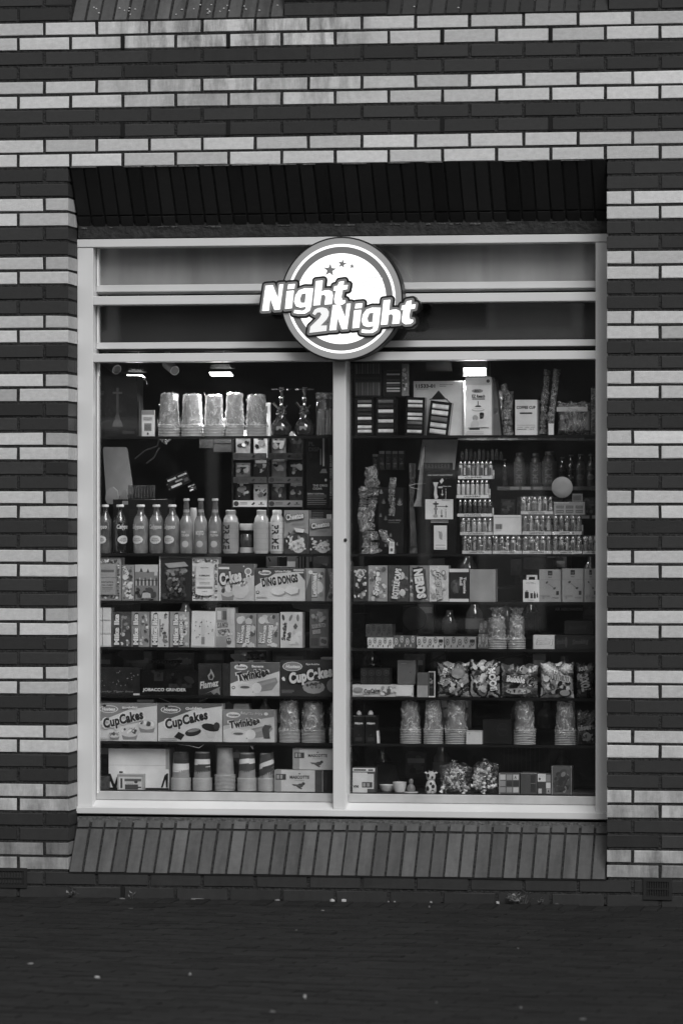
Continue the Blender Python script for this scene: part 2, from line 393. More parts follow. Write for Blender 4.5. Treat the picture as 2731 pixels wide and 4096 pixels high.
# ---- sloping brick sill (thing) and lintel soffit
def slope_bricks(mb, x0, x1, p0, p1, mat, n, up, split=(.80, .845), thick=.05, tvar=.08, mort=M_MO):
    """bricks laid on the slope p0 (y,z front edge) -> p1 (y,z back edge); up = sign of the outward normal"""
    p0 = Vector((0, p0[0], p0[1])); p1 = Vector((0, p1[0], p1[1])); d = p1-p0; L = d.length; d.normalize()
    nrm = Vector((1, 0, 0)).cross(d)
    if nrm.z*up < 0: nrm = -nrm
    pitch = (x1-x0)/n
    def quadbox(a, b_, s0, s1, h0, h1, m, tn):
        vs = []
        for h in (h0, h1):
            for (xx, ss) in ((a, s0), (b_, s0), (b_, s1), (a, s1)):
                vs.append(p0+Vector((xx, 0, 0))+d*ss+nrm*h)
        c = .0015
        mb.add(vs, [(0, 1, 2, 3), (4, 5, 6, 7), (0, 1, 5, 4), (1, 2, 6, 5), (2, 3, 7, 6), (3, 0, 4, 7)], m, tn)
    quadbox(x0, x1, .004, L-.001, -thick, -.006, mort, 1)
    for i in range(n):
        a = x0+i*pitch+.005; b_ = a+pitch-.0105; tn = R.gauss(1, tvar)
        for (u, v) in ((0, split[0]), (split[1], 1)):
            hh = R.uniform(-.001, .0012)
            quadbox(a+R.uniform(-.0012, .0012), b_+R.uniform(-.0012, .0012), L*u+R.uniform(-.001, .001), L*v, -.03, hh, mat, tn)
    return L
ZSB = W(1365, 3283, YF-.004)[1]           # upper back edge of the sill
sill = MB()
slope_bricks(sill, XL+.002, XR-.003, (-.004, ZLOW), (YF-.014, ZSB-.008), M_SB, 37, 1, split=(.82, .862), tvar=.17)
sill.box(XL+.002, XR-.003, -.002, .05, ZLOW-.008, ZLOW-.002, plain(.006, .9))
# grey bedding strip under the frame
sill.box(XL+.002, XR-.003, YF-.014, YF+.02, ZSB-.05, ZSB+.006, M_MORTAR_PALE)
tag(sill.build('window_sill', attr=True), 'sloping sill of upright grey bricks under the shop window', 'sill')
for j, (u0, u1) in enumerate(ups):
    us = MB(); zz = ZT+.008; n = round((u1-u0)/.0605)
    slope_bricks(us, u0, u1, (-.004, zz), (YF-.01, zz+.2), M_SB if j == 0 else M_DB, n, 1, split=(.82, .862), tvar=.15)
    for i in range(26 if j == 0 else 4):
        q = R.uniform(.01, .05); a = R.uniform(u0+.02, u1-.03); z = zz+q*1.15+.0025
        us.lathe([(.001, z-.002), (R.uniform(.003, .007), z), (.002, z+.004)], plain(.5, .9), 6, c=(a, -.004+q))
    tag(us.build('window_sill', attr=True), ['brick sill of an upper window at the top left, speckled with white droppings', 'dark brick sill of an upper window at the top right edge'][j], 'sill')
ZLB = W(1365, 897, YF)[1]
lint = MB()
slope_bricks(lint, XL+.004, XR-.003, (.0, ZTOP+.004), (YF-.004, ZLB), M_SOF, 37, -1, split=(.80, .835), tvar=.25, mort=surf('shade_toned_mortar', .012, .95, .4, 60))  # joints here also have the underside's shade painted into their tone
# pale broken mortar line along its upper edge
x = XL+.01
while x < XR-.05:
    w_ = R.uniform(.02, .12)
    if R.random() < .8: lint.box(x, min(x+w_, XR-.01), -.002, .01, ZTOP+.002+R.uniform(-.002, .001), ZTOP+.006, M_MORTAR_PALE)
    x += w_+R.uniform(.002, .03)
lint.box(XL+.004, XR-.003, YF-.006, YF+.05, W(1365, 946, YF)[1]+.003, ZLB+.03, surf('lead_flashing', .022, .8, .5, 30, .8, 60))
x = XL+.02
while x < XR-.05:
    w_ = R.uniform(.008, .05)
    if R.random() < .6: lint.box(x, x+w_, YF-.010, YF, ZLB-R.uniform(.004, .008), ZLB-R.uniform(.001, .003), M_MORTAR_PALE)
    x += w_+R.uniform(.01, .06)
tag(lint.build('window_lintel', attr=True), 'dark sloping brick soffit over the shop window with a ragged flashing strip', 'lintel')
# air bricks in the plinth
def vent(px0, py0, px1, py1, label):
    a, zt = W(px0, py0, 0); b_, zb = W(px1, py1, 0)
    o = empty('air_vent', ((a+b_)/2, 0, zb), label, 'vent', 'plinth air vents'); w = b_-a; h = zt-zb
    m = MB(); k = plain(.012, .6)
    fr = .014
    for bb in ((-w/2, w/2, 0, fr), (-w/2, w/2, h-fr, h)): m.box(bb[0], bb[1], -.006, .01, bb[2], bb[3], k)
    for s_ in (-1, 1): m.box(*sorted((s_*w/2, s_*(w/2-fr))), -.006, .01, fr, h-fr, k)
    m.build('vent_frame', o)
    m = MB(); m.box(-w/2+fr, w/2-fr, .0, .006, fr, h-fr, plain(.005, .9))
    n = 9
    for i in range(n):
        x = -w/2+fr+(w-2*fr)*(i+.5)/n; m.box(x-.0022, x+.0022, -.004, .0, fr, h-fr, k)
    m.box(-w/2+fr, w/2-fr, -.0055, -.001, h*.47, h*.53, k)
    m.build('vent_grille', o)
vent(-20, 3470, 110, 3552, 'black air vent at the foot of the wall at the left edge')
vent(2571, 3512, 2686, 3600, 'black air vent at the foot of the wall at the right edge')
# ================================================================ THE WINDOW
M_FR = surf('painted_frame', .73, rough=.35, var=.09, scale=2.2, bump=.1, bscale=9, stretch=(1, 1, .35))
M_BD = surf('glazing_bead_paint', .62, rough=.4, var=.05, scale=5)
win = empty('shop_window', ((XL+XR)/2, YF, W(1365, 3263, YF)[1]), 'large white framed shop window with two glazed display bays and grey transoms', 'window')
WIN0 = Vector(win.location)
def part(name, fn, sm=False, parent=None):
    m = MB(); fn(m); o = m.build(name, None, sm); o.parent = parent or win; o.matrix_parent_inverse = Matrix.Translation(-WIN0) ; return o
FX0, FX1 = W(310, 2000, YF)[0], XR+.02          # right post runs behind the wall corner
GY = YF+.075
def zf(py, px=500, Y=YF): return W(px, py, Y)[1]
ZFT = zf(956, 500); ZFT1 = zf(988, 500)
ZR2 = (zf(1184), zf(1219)); ZR3 = (zf(1414), zf(1448)); ZB = (zf(3228), zf(3256))
SLX = W(373, 2000, YF)[0]; SRX = W(2380, 2000, YF)[0]; MX0, MX1 = W(1331, 2000, YF)[0], W(1383, 2000, YF)[0]
part('frame_post', lambda m: m.box(FX0, SLX, YF, YF+.11, ZB[0], ZFT1-.001, M_FR, ch=.002))
part('frame_post', lambda m: m.box(SRX, FX1, YF, YF+.11, ZB[0], ZFT1-.001, M_FR, ch=.002))
part('mullion', lambda m: m.box(MX0, MX1, YF, YF+.11, ZB[0]+.0006, ZR3[1]-.001, M_FR, ch=.003))
part('top_rail', lambda m: m.box(FX0, FX1, YF-.004, YF+.11, ZFT1, ZFT, M_FR, ch=.002))
for z in (ZR2, ZR3): part('transom_rail', lambda m, z=z: m.box(SLX, SRX, YF+.001, YF+.108, z[1], z[0], M_FR, ch=.002))
def brail(m):
    m.box(FX0-.004, FX1, YF-.012, YF+.11, ZB[1], ZB[0], M_FR, ch=.003)
    zt = ZB[0]+.026
    m.add([(SLX, YF+.002, ZB[0]), (SRX, YF+.002, ZB[0]), (SRX, GY-.012, zt), (SLX, GY-.012, zt)], [(0, 1, 2, 3)], M_FR)
    m.box(SLX+.001, SRX-.001, GY-.012, GY+.03, ZB[0]-.0, zt-.004, plain(.05, .8))
part('bottom_rail', brail)
ZBT = zf(3202, 500, GY-.01)
def bead(x0, x1, py0, py1, mt=M_BD, yy=GY-.018):
    z1 = W(500, py0, yy)[1]; z0 = W(500, py1, yy)[1]
    part('glazing_bead', lambda m: m.box(x0+.001, x1-.001, yy, GY+.012, z0, z1, mt, ch=.002))
GX0, GX1 = W(390, 2000, GY)[0], W(2395, 2000, GY)[0]
for (x0, x1) in ((SLX, MX0-.002), (MX1, SRX)): bead(x0, x1, 3166, 3199, surf('lower_bead', .5, .45, .15, 9))
bead(SLX, SRX, 1140, 1167); bead(SLX, SRX, 1370, 1395)
# side beads (white metal strip between the post and the glass)
def sidebead(x, z0, z1):
    part('glazing_bead', lambda m: m.box(x, x+.008, GY-.02, GY+.01, z0, z1, surf('pale_bead', .8, .3, .04)))
sidebead(SLX+.004, ZBT+.03, ZR3[1]-.002); sidebead(SLX+.004, zf(1139), ZFT1-.002); sidebead(SLX+.004, zf(1369), ZR2[1]-.002)
M_GLASS = clear('window_glass', 1.45, .008, .98, .0, diffuse=.004, bscale=5, dt=.5)
ZG1 = ZR3[1]+.02
for (x0, x1) in ((SLX, MX0+.01), (MX1-.02, SRX+.02)):
    part('glass_pane', lambda m: m.box(x0, x1, GY, GY+.006, ZBT-.01, ZG1, M_GLASS))
for (za, zb) in ((zf(1150), ZFT1+.005), (zf(1380), ZR2[1]+.005)):
    part('glass_pane', lambda m: m.box(SLX, SRX, GY, GY+.006, za, zb, M_GLASS))
part('transom_panel', lambda m: m.box(SLX-.02, SRX+.02, GY+.035, GY+.05, zf(1172), ZFT1+.01, surf('pale_transom_panel', .38, .5, .25, 2.2, stretch=(3, 1, .5))))
part('transom_panel', lambda m: m.box(SLX-.02, SRX+.02, GY+.035, GY+.05, zf(1403), ZR2[1]+.02, surf('dark_transom_panel', .035, .4, .2, 2.5, stretch=(3, 1, .5))))
# small nick on the mullion
part('lock_hole', lambda m: m.lathe([(.006, 0), (.008, .003), (.003, .006)], plain(.03), 8, M=Matrix.Translation((W(1382, 2160, YF)[0], YF-.0005, W(1382, 2160, YF)[1])) @ Matrix.Rotation(math.pi/2, 4, 'X')))
# ================================================================ THE LIT SIGN
SY = .085
SCX, SCZ = W(980+806/2.0907, 900+617/2.0907, SY)
SK = abs(W(1366+100/2.0907, 1195, SY)[0]-W(1366, 1195, SY)[0])/100     # metres per sign unit
def sp(x, y): return ((x-806)*SK, (617-y)*SK)
sign = empty('shop_sign', (SCX, SY, SCZ), 'round illuminated shop sign lettered Night 2Night over the window', 'sign')
def disc(m, r0, r1, y0, y1, mt, n=96, a0=0, a1=2*math.pi):
    vs = []; fs = []
    for i in range(n+1):
        a = a0+(a1-a0)*i/n
        for (rr, yy) in ((r0, y0), (r1, y0), (r1, y1), (r0, y1)): vs.append((rr*math.cos(a)*SK, yy, rr*math.sin(a)*SK))
    for i in range(n):
        for k in range(4):
            if r0 == 0 and k in (3,): continue
            fs.append((i*4+k, i*4+(k+1) % 4, (i+1)*4+(k+1) % 4, (i+1)*4+k))
    m.add(vs, fs, mt)
M_SDK = plain(.012, .35); M_SG1 = emis('sign_acrylic_pale', .24, .10); M_SG2 = emis('sign_acrylic_mid', .15, .05)
M_SW = emis('sign_lit_white', .8, .75); M_SW2 = emis('sign_lit_soft', .8, .30)
sm_ = MB(); disc(sm_, 0, 513, .0, .085, M_SDK); sm_.build('sign_casing', sign)
sm_ = MB(); disc(sm_, 0, 500, -.004, -.0005, M_SG1); disc(sm_, 0, 428, -.0055, -.0045, M_SG2); disc(sm_, 430, 451, -.006, -.0052, M_SW)
disc(sm_, 0, 374, -.0075, -.006, M_SW)
# soft cloud swirls
for q in range(4):
    pts = []
    for i in range(13):
        u = i/12; pts.append((870+u*280, 590-q*34-70*math.sin(u*2.2)+q*6))
    low = [(x, y+13) for x, y in reversed(pts)]
    al = [sp(*p) for p in pts+low]
    n = len(pts)
    sm_.add([(x, -.0085, z) for x, z in al], [(i, i+1, 2*n-2-i, 2*n-1-i) for i in range(n-1)], M_SW2)
for (cx, cy, rr, ro) in ((712, 380, 57, 5), (815, 330, 40, 12), (897, 350, 24, 8)):
    pts = []
    for i in range(10):
        a = math.radians(-90+36*i+ro); q = rr if i % 2 == 0 else rr*.4
        pts.append(sp(cx+q*math.cos(a), cy+q*math.sin(a)))
    c = sp(cx, cy)
    sm_.add([(c[0], -.0088, c[1])]+[(x, -.0088, z) for x, z in pts], [(0, 1+i, 1+(i+1) % 10) for i in range(10)], M_SG2)
sm_.build('sign_face', sign)
G1 = [(580, 528), (505, 526), (455, 543), (425, 585), (414, 640), (430, 680), (468, 693), (512, 686), (508, 702), (488, 712), (430, 706), (417, 705), (410, 736), (452, 743), (510, 742), (550, 718), (563, 675)]
G1H = [(512, 576), (484, 580), (468, 618), (476, 646), (504, 646)]
LET = {
 'N': ([(145, 718), (175, 503), (240, 498), (281, 606), (290, 494), (330, 491), (299, 708), (250, 711), (216, 612), (208, 716)], None),
 'dot': ([(365, 494), (428, 489), (421, 535), (357, 540)], None), 'i': ([(352, 549), (419, 543), (400, 697), (337, 703)], None),
 'g': (G1, G1H),
 'h': ([(597, 468), (660, 462), (649, 553), (672, 545), (708, 543), (738, 558), (745, 590), (734, 665), (667, 670), (677, 603), (668, 588), (646, 592), (636, 672), (574, 677)], None),
 't': ([(792, 476), (838, 469), (832, 505), (870, 501), (862, 544), (826, 549), (815, 606), (824, 628), (847, 627), (849, 651), (824, 670), (780, 673), (752, 655), (748, 620), (762, 555), (742, 556), (750, 512), (778, 508)], None)}
SEQ = [(k, 0, 0) for k in ('N', 'dot', 'i', 'g', 'h', 't')]+[(k, 563, 164) for k in ('N', 'dot', 'i', 'g', 'h', 't')]
TWO = [(566, 742), (585, 705), (615, 690), (655, 685), (692, 695), (711, 725), (708, 760), (690, 792), (645, 836), (694, 834), (690, 886), (541, 902), (550, 846), (625, 775), (641, 748), (634, 733), (612, 734), (592, 757)]
def inset(pts, q):
    n = len(pts); ar = sum(pts[i][0]*pts[(i+1) % n][1]-pts[(i+1) % n][0]*pts[i][1] for i in range(n)); sg = 1 if ar > 0 else -1; out = []
    for i in range(n):
        a, b_, c = Vector(pts[i-1]), Vector(pts[i]), Vector(pts[(i+1) % n]); d1 = (b_-a).normalized(); d2 = (c-b_).normalized()
        n1 = Vector((-d1.y, d1.x))*sg; n2 = Vector((-d2.y, d2.x))*sg; s_ = n1+n2; k_ = q/max(.35, s_.length_squared/2); out.append(tuple(b_+s_*k_))
    return out
from mathutils.geometry import tessellate_polygon
def fill(mb, loops, y0, y1, mt):
    vs = []; lp = []
    for L in loops: lp.append([Vector((x, z, 0)) for x, z in (sp(*p) for p in L)])
    tri = tessellate_polygon(lp); flat = [v for L in lp for v in L]; n = len(flat)
    fs = [tuple(t_) for t_ in tri]; o = 0
    for L in lp:
        for i in range(len(L)): j = (i+1) % len(L); fs.append((o+i, o+j, o+j+n, o+i+n))
        o += len(L)
    mb.add([(v.x, y0, v.y) for v in flat]+[(v.x, y1, v.y) for v in flat], fs, mt)
def grown(pts, r_, yf, depth, mt, mb):
    fill(mb, [pts], yf, yf+depth, mt); n = len(pts); rr = r_*SK
    for i in range(n):
        a = Vector(sp(*pts[i])); b_ = Vector(sp(*pts[(i+1) % n])); d = (b_-a).normalized(); an = math.atan2(d.y, d.x); yy = yf+.00001*(i+1)
        P = [(a.x+rr*math.cos(an+math.pi/2+math.pi*k/8), a.y+rr*math.sin(an+math.pi/2+math.pi*k/8)) for k in range(9)]+[(b_.x+rr*math.cos(an-math.pi/2+math.pi*k/8), b_.y+rr*math.sin(an-math.pi/2+math.pi*k/8)) for k in range(9)]
        m_ = len(P); mb.add([(x, yy, z) for x, z in P]+[(x, yf+depth, z) for x, z in P], [tuple(range(m_))]+[(k, (k+1) % m_, (k+1) % m_+m_, k+m_) for k in range(m_)], mt)
lay = []
for (k, dx, dy) in SEQ:
    P, H_ = LET[k]; lay.append(([(x+dx, y+dy) for x, y in P], [(x+dx, y+dy) for x, y in H_] if H_ else None, M_SW))
lay.append((TWO, None, M_SW2))
m1 = MB(); m2 = MB(); m3 = MB()
for i, (P, H_, mt) in enumerate(lay):
    grown(P, 33, -.0100-.0002*i, .05, M_SDK, m1)
    grown(P, 17, -.0160-.0002*i, .003, M_SG2, m2)
    fill(m3, [inset(P, 3.5)]+([inset(H_, -4)] if H_ else []), -.0220, -.0190, mt)
m1.build('letter_casing', sign); m2.build('letter_outline', sign); m3.build('letters', sign)
for x_ in (-.06, .07):
    sm_ = MB(); sm_.box(x_-.012, x_+.012, .085, YF-SY+.002-.004, -.22, -.19, M_SDK); sm_.build('bracket', sign)
# ================================================================ THE GROUND
def ground_mat():
    m, n, b = nmat('paving_brick')
    at = n.nodes.new('ShaderNodeAttribute'); at.attribute_name = 'tone'
    tc = n.nodes.new('ShaderNodeTexCoord'); nz = n.nodes.new('ShaderNodeTexNoise'); nz.inputs['Scale'].default_value = 9; nz.inputs['Detail'].default_value = 12; nz.inputs['Roughness'].default_value = .85
    n.links.new(tc.outputs['Object'], nz.inputs[0])
    mr = n.nodes.new('ShaderNodeMapRange'); mr.inputs[1].default_value = .3; mr.inputs[2].default_value = .7; mr.inputs[3].default_value = .011; mr.inputs[4].default_value = .027
    n.links.new(nz.outputs[0], mr.inputs[0]); mu = n.nodes.new('ShaderNodeMath'); mu.operation = 'MULTIPLY'; n.links.new(mr.outputs[0], mu.inputs[0]); n.links.new(at.outputs['Fac'], mu.inputs[1])
    n.links.new(mu.outputs[0], b.inputs['Base Color']); b.inputs['Roughness'].default_value = .85; b.inputs['Specular IOR Level'].default_value = .15
    return m
M_GR = ground_mat()
gb = MB()
def paver(cx, cy, an, L_, w_):
    c, s = math.cos(an), math.sin(an); h = R.uniform(-.003, .0015); tx, ty = R.uniform(-.015, .015), R.uniform(-.025, .025); vs = []
    for (zz, k_) in ((0, 1), (-.005, 1.03), (-.03, 1.03)):
        for (a, b_) in ((-1, -1), (1, -1), (1, 1), (-1, 1)):
            x, y = a*L_/2*(.985 if zz == 0 else 1), b_*w_/2*(.93 if zz == 0 else 1)
            vs.append((cx+x*c-y*s, cy+x*s+y*c, h+zz+(tx*x+ty*y if zz > -.02 else 0)))
    gb.add(vs, [(0, 1, 2, 3)]+[(i+4*k_, (i+1) % 4+4*k_, (i+1) % 4+4*k_-4, i+4*k_-4) for k_ in (1, 2) for i in range(4)], M_GR, R.uniform(.74, 1.2))
x = -3.7
while x < 4.6: paver(x, -.115, math.pi/2, .197, .063); x += .0665
AN = math.radians(-9); ca_, sa_ = math.cos(AN), math.sin(AN)
for i in range(-60, 62):
    for j in range(-150, 45):
        u = i*.2005+(.1 if j % 2 else 0); v = j*.0665; x = u*ca_-v*sa_; y = u*sa_+v*ca_
        if -3.7 < x < 4.5 and -7.2 < y < -.27: paver(x, y-.02, AN, .197, .063)
tag(gb.build('pavement', attr=True), kind='structure')
gm = MB(); gm.add([(-150, -150, -.006), (150, -150, -.006), (150, 0.3, -.006), (-150, 0.3, -.006)], [(0, 1, 2, 3)], surf('sandy_joint', .02, .95, .3, 4, .3, 30, spec=.1))
tag(gm.build('ground'), kind='structure')
# buildings behind the camera, added to block low sky and shape glass reflections
ob = MB(); fm = surf('street_facade', .13, .8, .3, 2)
ob.box(-40, 44, -33, -26, -.01, 9.5, fm)
oh = ob.build('added_opposite_building'); tag(oh, 'unseen terrace with pale windows, added across the street for the glass reflections', 'building')
for i in range(16):
    for j in range(3):
        wmb = MB(); x = -36+i*4.6+R.uniform(-.3, .3); z = .4+j*3; ww = R.choice((1.3, 1.9, 2.6)); hh = R.choice((1.7, 2.2))
        wmb.box(x, x+ww, -26.003, -25.9, z, z+hh, plain(.75, .5)); wmb.box(x+.12, x+ww*.5-.04, -25.898, -25.88, z+.12, z+hh-.12, surf('far_window_pane', .02, .1)); wmb.box(x+ww*.5+.04, x+ww-.12, -25.898, -25.88, z+.12, z+hh-.12, surf('far_curtain', .5, .7) if R.random() < .5 else surf('far_window_pane', .02, .1))  # pale frames and curtains, added to show up in the glass
        wmb.build('window', oh)
# litter along the foot of the wall and on the paving
def litter(px, py, w, h, bright=.7, yo=None):
    # on the ground: find the ground point under that pixel
    u = px-1365.5; dx = CV[0]*FPX+RV[0]*u; dy = CV[1]*FPX+RV[1]*u; dz = HORIZ-py
    tt = -CH/dz; X, Y = CX+tt*dx, CY+tt*dy
    Y = min(Y, -.012)
    m = MB(); n = 7; ww = w*MM/2; top = []; 
    for i in range(n):
        a = 2*math.pi*i/n; q = R.uniform(.7, 1.15); top.append((ww*q*math.cos(a), ww*.8*q*math.sin(a), R.uniform(.2, 1)*h*MM))
    vs = top+[(x*1.05, y*1.05, -.002) for x, y, z in top]+[(0, 0, h*MM*1.1)]
    m.add(vs, [(2*n, i, (i+1) % n) for i in range(n)]+[(i, i+n, (i+1) % n+n, (i+1) % n) for i in range(n)], plain(bright, .8))
    o = m.build('litter_scrap'); o.location = (X, Y, 0)
    return o
LIT = [(490, 3594, 30, 5, .3, 'flat pale scrap of paper at the wall foot below the left window post'), (790, 3594, 80, 4, .35, 'long thin pale strip of litter lying along the wall foot'),
       (1116, 3597, 30, 5, .4, 'small pale scrap of paper at the wall foot left of centre'), (1328, 3604, 26, 14, .8, 'crumpled white paper at the wall foot below the mullion, left of its twin'),
       (1376, 3604, 28, 13, .85, 'crumpled white paper at the wall foot below the mullion, right of its twin'), (1556, 3605, 12, 6, .5, 'tiny pale crumb at the wall foot right of the mullion'),
       (1582, 3605, 12, 6, .5, 'second tiny pale crumb at the wall foot right of the mullion'), (1733, 3603, 14, 8, .5, 'small pale crumb at the wall foot under the middle of the right bay'),
       (1998, 3607, 16, 13, .8, 'round white pebble at the wall foot just left of the weeds'), (1290, 3643, 18, 6, .3, 'dull pale crumb on the paving near the centre'),
       (122, 3856, 34, 7, .4, 'flat pale scrap on the paving near the left edge'), (388, 3912, 26, 12, .6, 'bright paper scrap on the paving at the lower left'),
       (760, 3900, 13, 14, .5, 'small upright white speck on the paving left of centre'), (1219, 3992, 15, 17, .6, 'bright white speck on the paving low in the centre'),
       (1089, 4050, 26, 9, .25, 'dull grey scrap on the paving at the bottom centre'), (2082, 4032, 14, 9, .25, 'dull speck on the paving at the bottom right'),
       (2330, 4078, 26, 8, .25, 'dull grey scrap at the bottom right corner of the paving'), (1745, 4013, 10, 8, .2, 'faint speck on the paving right of centre'),
       (2070, 3793, 9, 6, .2, 'faint small speck in the middle of the right hand paving'), (524, 3635, 30, 4, .25, 'dull flat scrap on the paving below the left bay'),
       (1185, 3722, 12, 7, .2, 'faint speck on the paving a little left of centre'), (1716, 3628, 10, 9, .25, 'faint crumb on the paving just out from the wall'),
       (2230, 3614, 24, 5, .3, 'thin pale scrap at the wall foot right of the weeds')]
for (px, py, w, h, b_, lab) in LIT: tag(litter(px, py, w*.75, h*.6, b_*.55), lab, 'litter', 'litter on the paving')
def weed(px, n, h, spread, lab):
    X = W(px, 3600, 0)[0]; m = MB(); gm_ = surf('weed_leaf', .2, .6, .3)
    for i in range(n):
        a = R.uniform(-1, 1); b_ = R.uniform(.3, 1)*h; x = a*spread
        m.tube([(x*.5, -.02, -.005), (x*.8, -.03+R.uniform(-.01, .01), b_*.6), (x*1.3, -.03+R.uniform(-.02, .02), b_)], [.0016, .0014, .0004], gm_, 5)
        for q in range(2):
            z = b_*R.uniform(.3, .9); m.add([(x, -.03, z), (x+R.uniform(-.02, .02), -.045, z+.005), (x+R.uniform(-.02, .02), -.035, z+.014)], [(0, 1, 2)], gm_)
    o = m.build('weed'); o.location = (X, 0, 0); tag(o, lab, 'plant', 'weeds at the wall foot')
weed(2082, 22, .055, .045, 'tuft of dry weeds at the foot of the wall on the right')
weed(2160, 4, .03, .01, 'single thin weed just right of the dry tuft')
weed(300, 6, .04, .012, 'small weed at the foot of the wall under the left post')
weed(532, 3, .025, .008, 'tiny stalk at the wall foot below the left bay')
# ================================================================ THE SHOP INTERIOR
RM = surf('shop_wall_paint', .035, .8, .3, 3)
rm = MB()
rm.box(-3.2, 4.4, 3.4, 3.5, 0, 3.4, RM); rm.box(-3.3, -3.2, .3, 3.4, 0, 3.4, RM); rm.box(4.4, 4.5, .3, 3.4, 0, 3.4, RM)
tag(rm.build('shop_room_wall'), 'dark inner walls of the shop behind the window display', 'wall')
rm = MB(); rm.box(-3.2, 4.4, .17, 3.4, -.02, .05, surf('shop_floor', .04, .4, .3, 4)); tag(rm.build('shop_floor'), kind='structure')
rm = MB(); rm.box(-3.2, 4.4, .31, 3.5, 2.76, 2.86, RM); tag(rm.build('shop_ceiling'), kind='structure')
YD = .30
SY_ = [1745, 2214, 2404, 2590, 2783, 2968, 3164]
SZ = [W(850, y, YD)[1] for y in SY_]
NM = ['top', 'second', 'third', 'fourth', 'fifth', 'sixth', 'bottom']
BX = ((SLX+.004, MX0+.004), (MX1-.012, SRX+.03))
M_SHELF = clear('smoked_shelf_glass', .5, .03, .62, .05); M_EDGE = plain(.012, .3)
for k in range(7):
    for j in range(2):
        a, b_ = BX[j]; m = MB(); o = empty('display_shelf', ((a+b_)/2, YD, SZ[k]), '%s glass display shelf with a black front edge in the %s bay' % (NM[k], ('left', 'right')[j]), 'shelf', 'glass display shelves in the window')
        w = (b_-a)/2; dd = .34 if k < 6 else .5
        m.box(-w, w, -.012, dd, -.009, -.0005, M_SHELF if k < 6 else plain(.03, .5)); m.build('shelf_glass', o)
        m = MB(); m.box(-w, w, -.018, -.0125, -.0105, .0005, M_EDGE); m.build('shelf_edge', o)
ALLP = []
def place(reg, x0, ytop, x1, shelf, Y, z0=None):
    a, _ = Q(reg, x0, ytop, Y); b_, zt = Q(reg, x1, ytop, Y)
    zt = Q(reg, (x0+x1)/2, ytop, Y)[1]
    zb = SZ[shelf] if z0 is None else Q(reg, (x0+x1)/2, z0, Y)[1]
    return a, b_, zb+.0004, zt
def box(reg, x0, yt, x1, shelf, label, tone, pr=(), d=.07, Y=YD, name='snack_box', cat='box', group=None, z0=None, lean=0, side=None, rz=0, mk=None, top=None):
    a, b_, zb, zt = place(reg, x0, yt, x1, shelf, Y, z0); w = b_-a-.0016; h = zt-zb
    m = MB(); mk = mk or card; c = .0012
    m.box(0, w, 0, d, 0, h, mk(tone), ch=c)
    if side is not None: m.box(w+.0002, w+.0006, .004, d-.003, .003, h-.003, mk(side))
    if top is not None: m.box(.002, w-.002, .004, d-.003, h+.0002, h+.0006, mk(top))
    prints(m, w, h, pr, mk=mk)
    # glued flap seam on the side wall
    m.box(w, w+.0004, d*.4, d*.42, .004, h-.004, plain(.08)) if side is None else None
    o = m.build(name); o.location = (a+.0008, Y, zb); o.rotation_euler = (0, math.radians(lean), math.radians(rz or R.uniform(-.8, .8)))
    tag(o, label, cat, group); return o
# ---------------------------------------------------------------- cups
M_CUP = surf('paper_cup', .30, .45, .1, 40, .15, 60); M_CUPD = surf('paper_cup_dim', .26, .5, .15, 40, .15, 60)
M_WRAP = clear('crinkled_wrap', 1.7, .02, .93, .16, 1.0, 34, (1, 1, .6), .12, .9, vein=17)
M_RIM = surf('cup_rim', .68, .4, .08, 30)
CUPME = {}
def cup_mesh(R0, bodyh, mt, key, band=None):
    if key in CUPME: return CUPME[key]
    m = MB(); rt = R0*.76
    m.lathe([(R0*.88, .0), (R0*1.0, .0004), (R0*1.02, .0018), (R0*1.0, .0032), (R0*.87, .0036), (R0*.865, .007), (R0*.865-(R0*.865-rt)*.5, bodyh*.5), (rt, bodyh-.002), (rt*.97, bodyh), (rt*.9, bodyh), (rt*.88, bodyh-.005)], M_RIM, 22) if False else None
    m.lathe([(R0*.88, .0), (R0*1.0, .0004), (R0*1.02, .0018), (R0*1.0, .0034), (R0*.87, .0038)], M_RIM, 22, cap=False)
    m.lathe([(R0*.87, .0038), (R0*.865, .007), (R0*.865-(R0*.865-rt)*.5, bodyh*.5), (rt, bodyh-.002), (rt*.97, bodyh), (rt*.9, bodyh), (rt*.88, bodyh-.005)], mt, 22)
    if band:
        for (z0, z1, t0, t1, tn) in band:
            n = 22; vs = []
            for i in range(n+1):
                an = math.pi*(1.5+i/n); u = i/n
                for z in (z0+(t0)*(u-.5), z1+(t1)*(u-.5)):
                    zz = z*bodyh; rr = R0*.865-(R0*.865-rt)*(zz/bodyh)+.0008
                    vs.append((rr*math.sin(an-math.pi*2), -rr*math.cos(an), zz))
            m.add(vs, [(2*i, 2*i+2, 2*i+3, 2*i+1) for i in range(n)], card(tn))
    o = m.build('cup', smooth=True); me = o.data; bpy.data.objects.remove(o); CUPME[key] = me
    return me
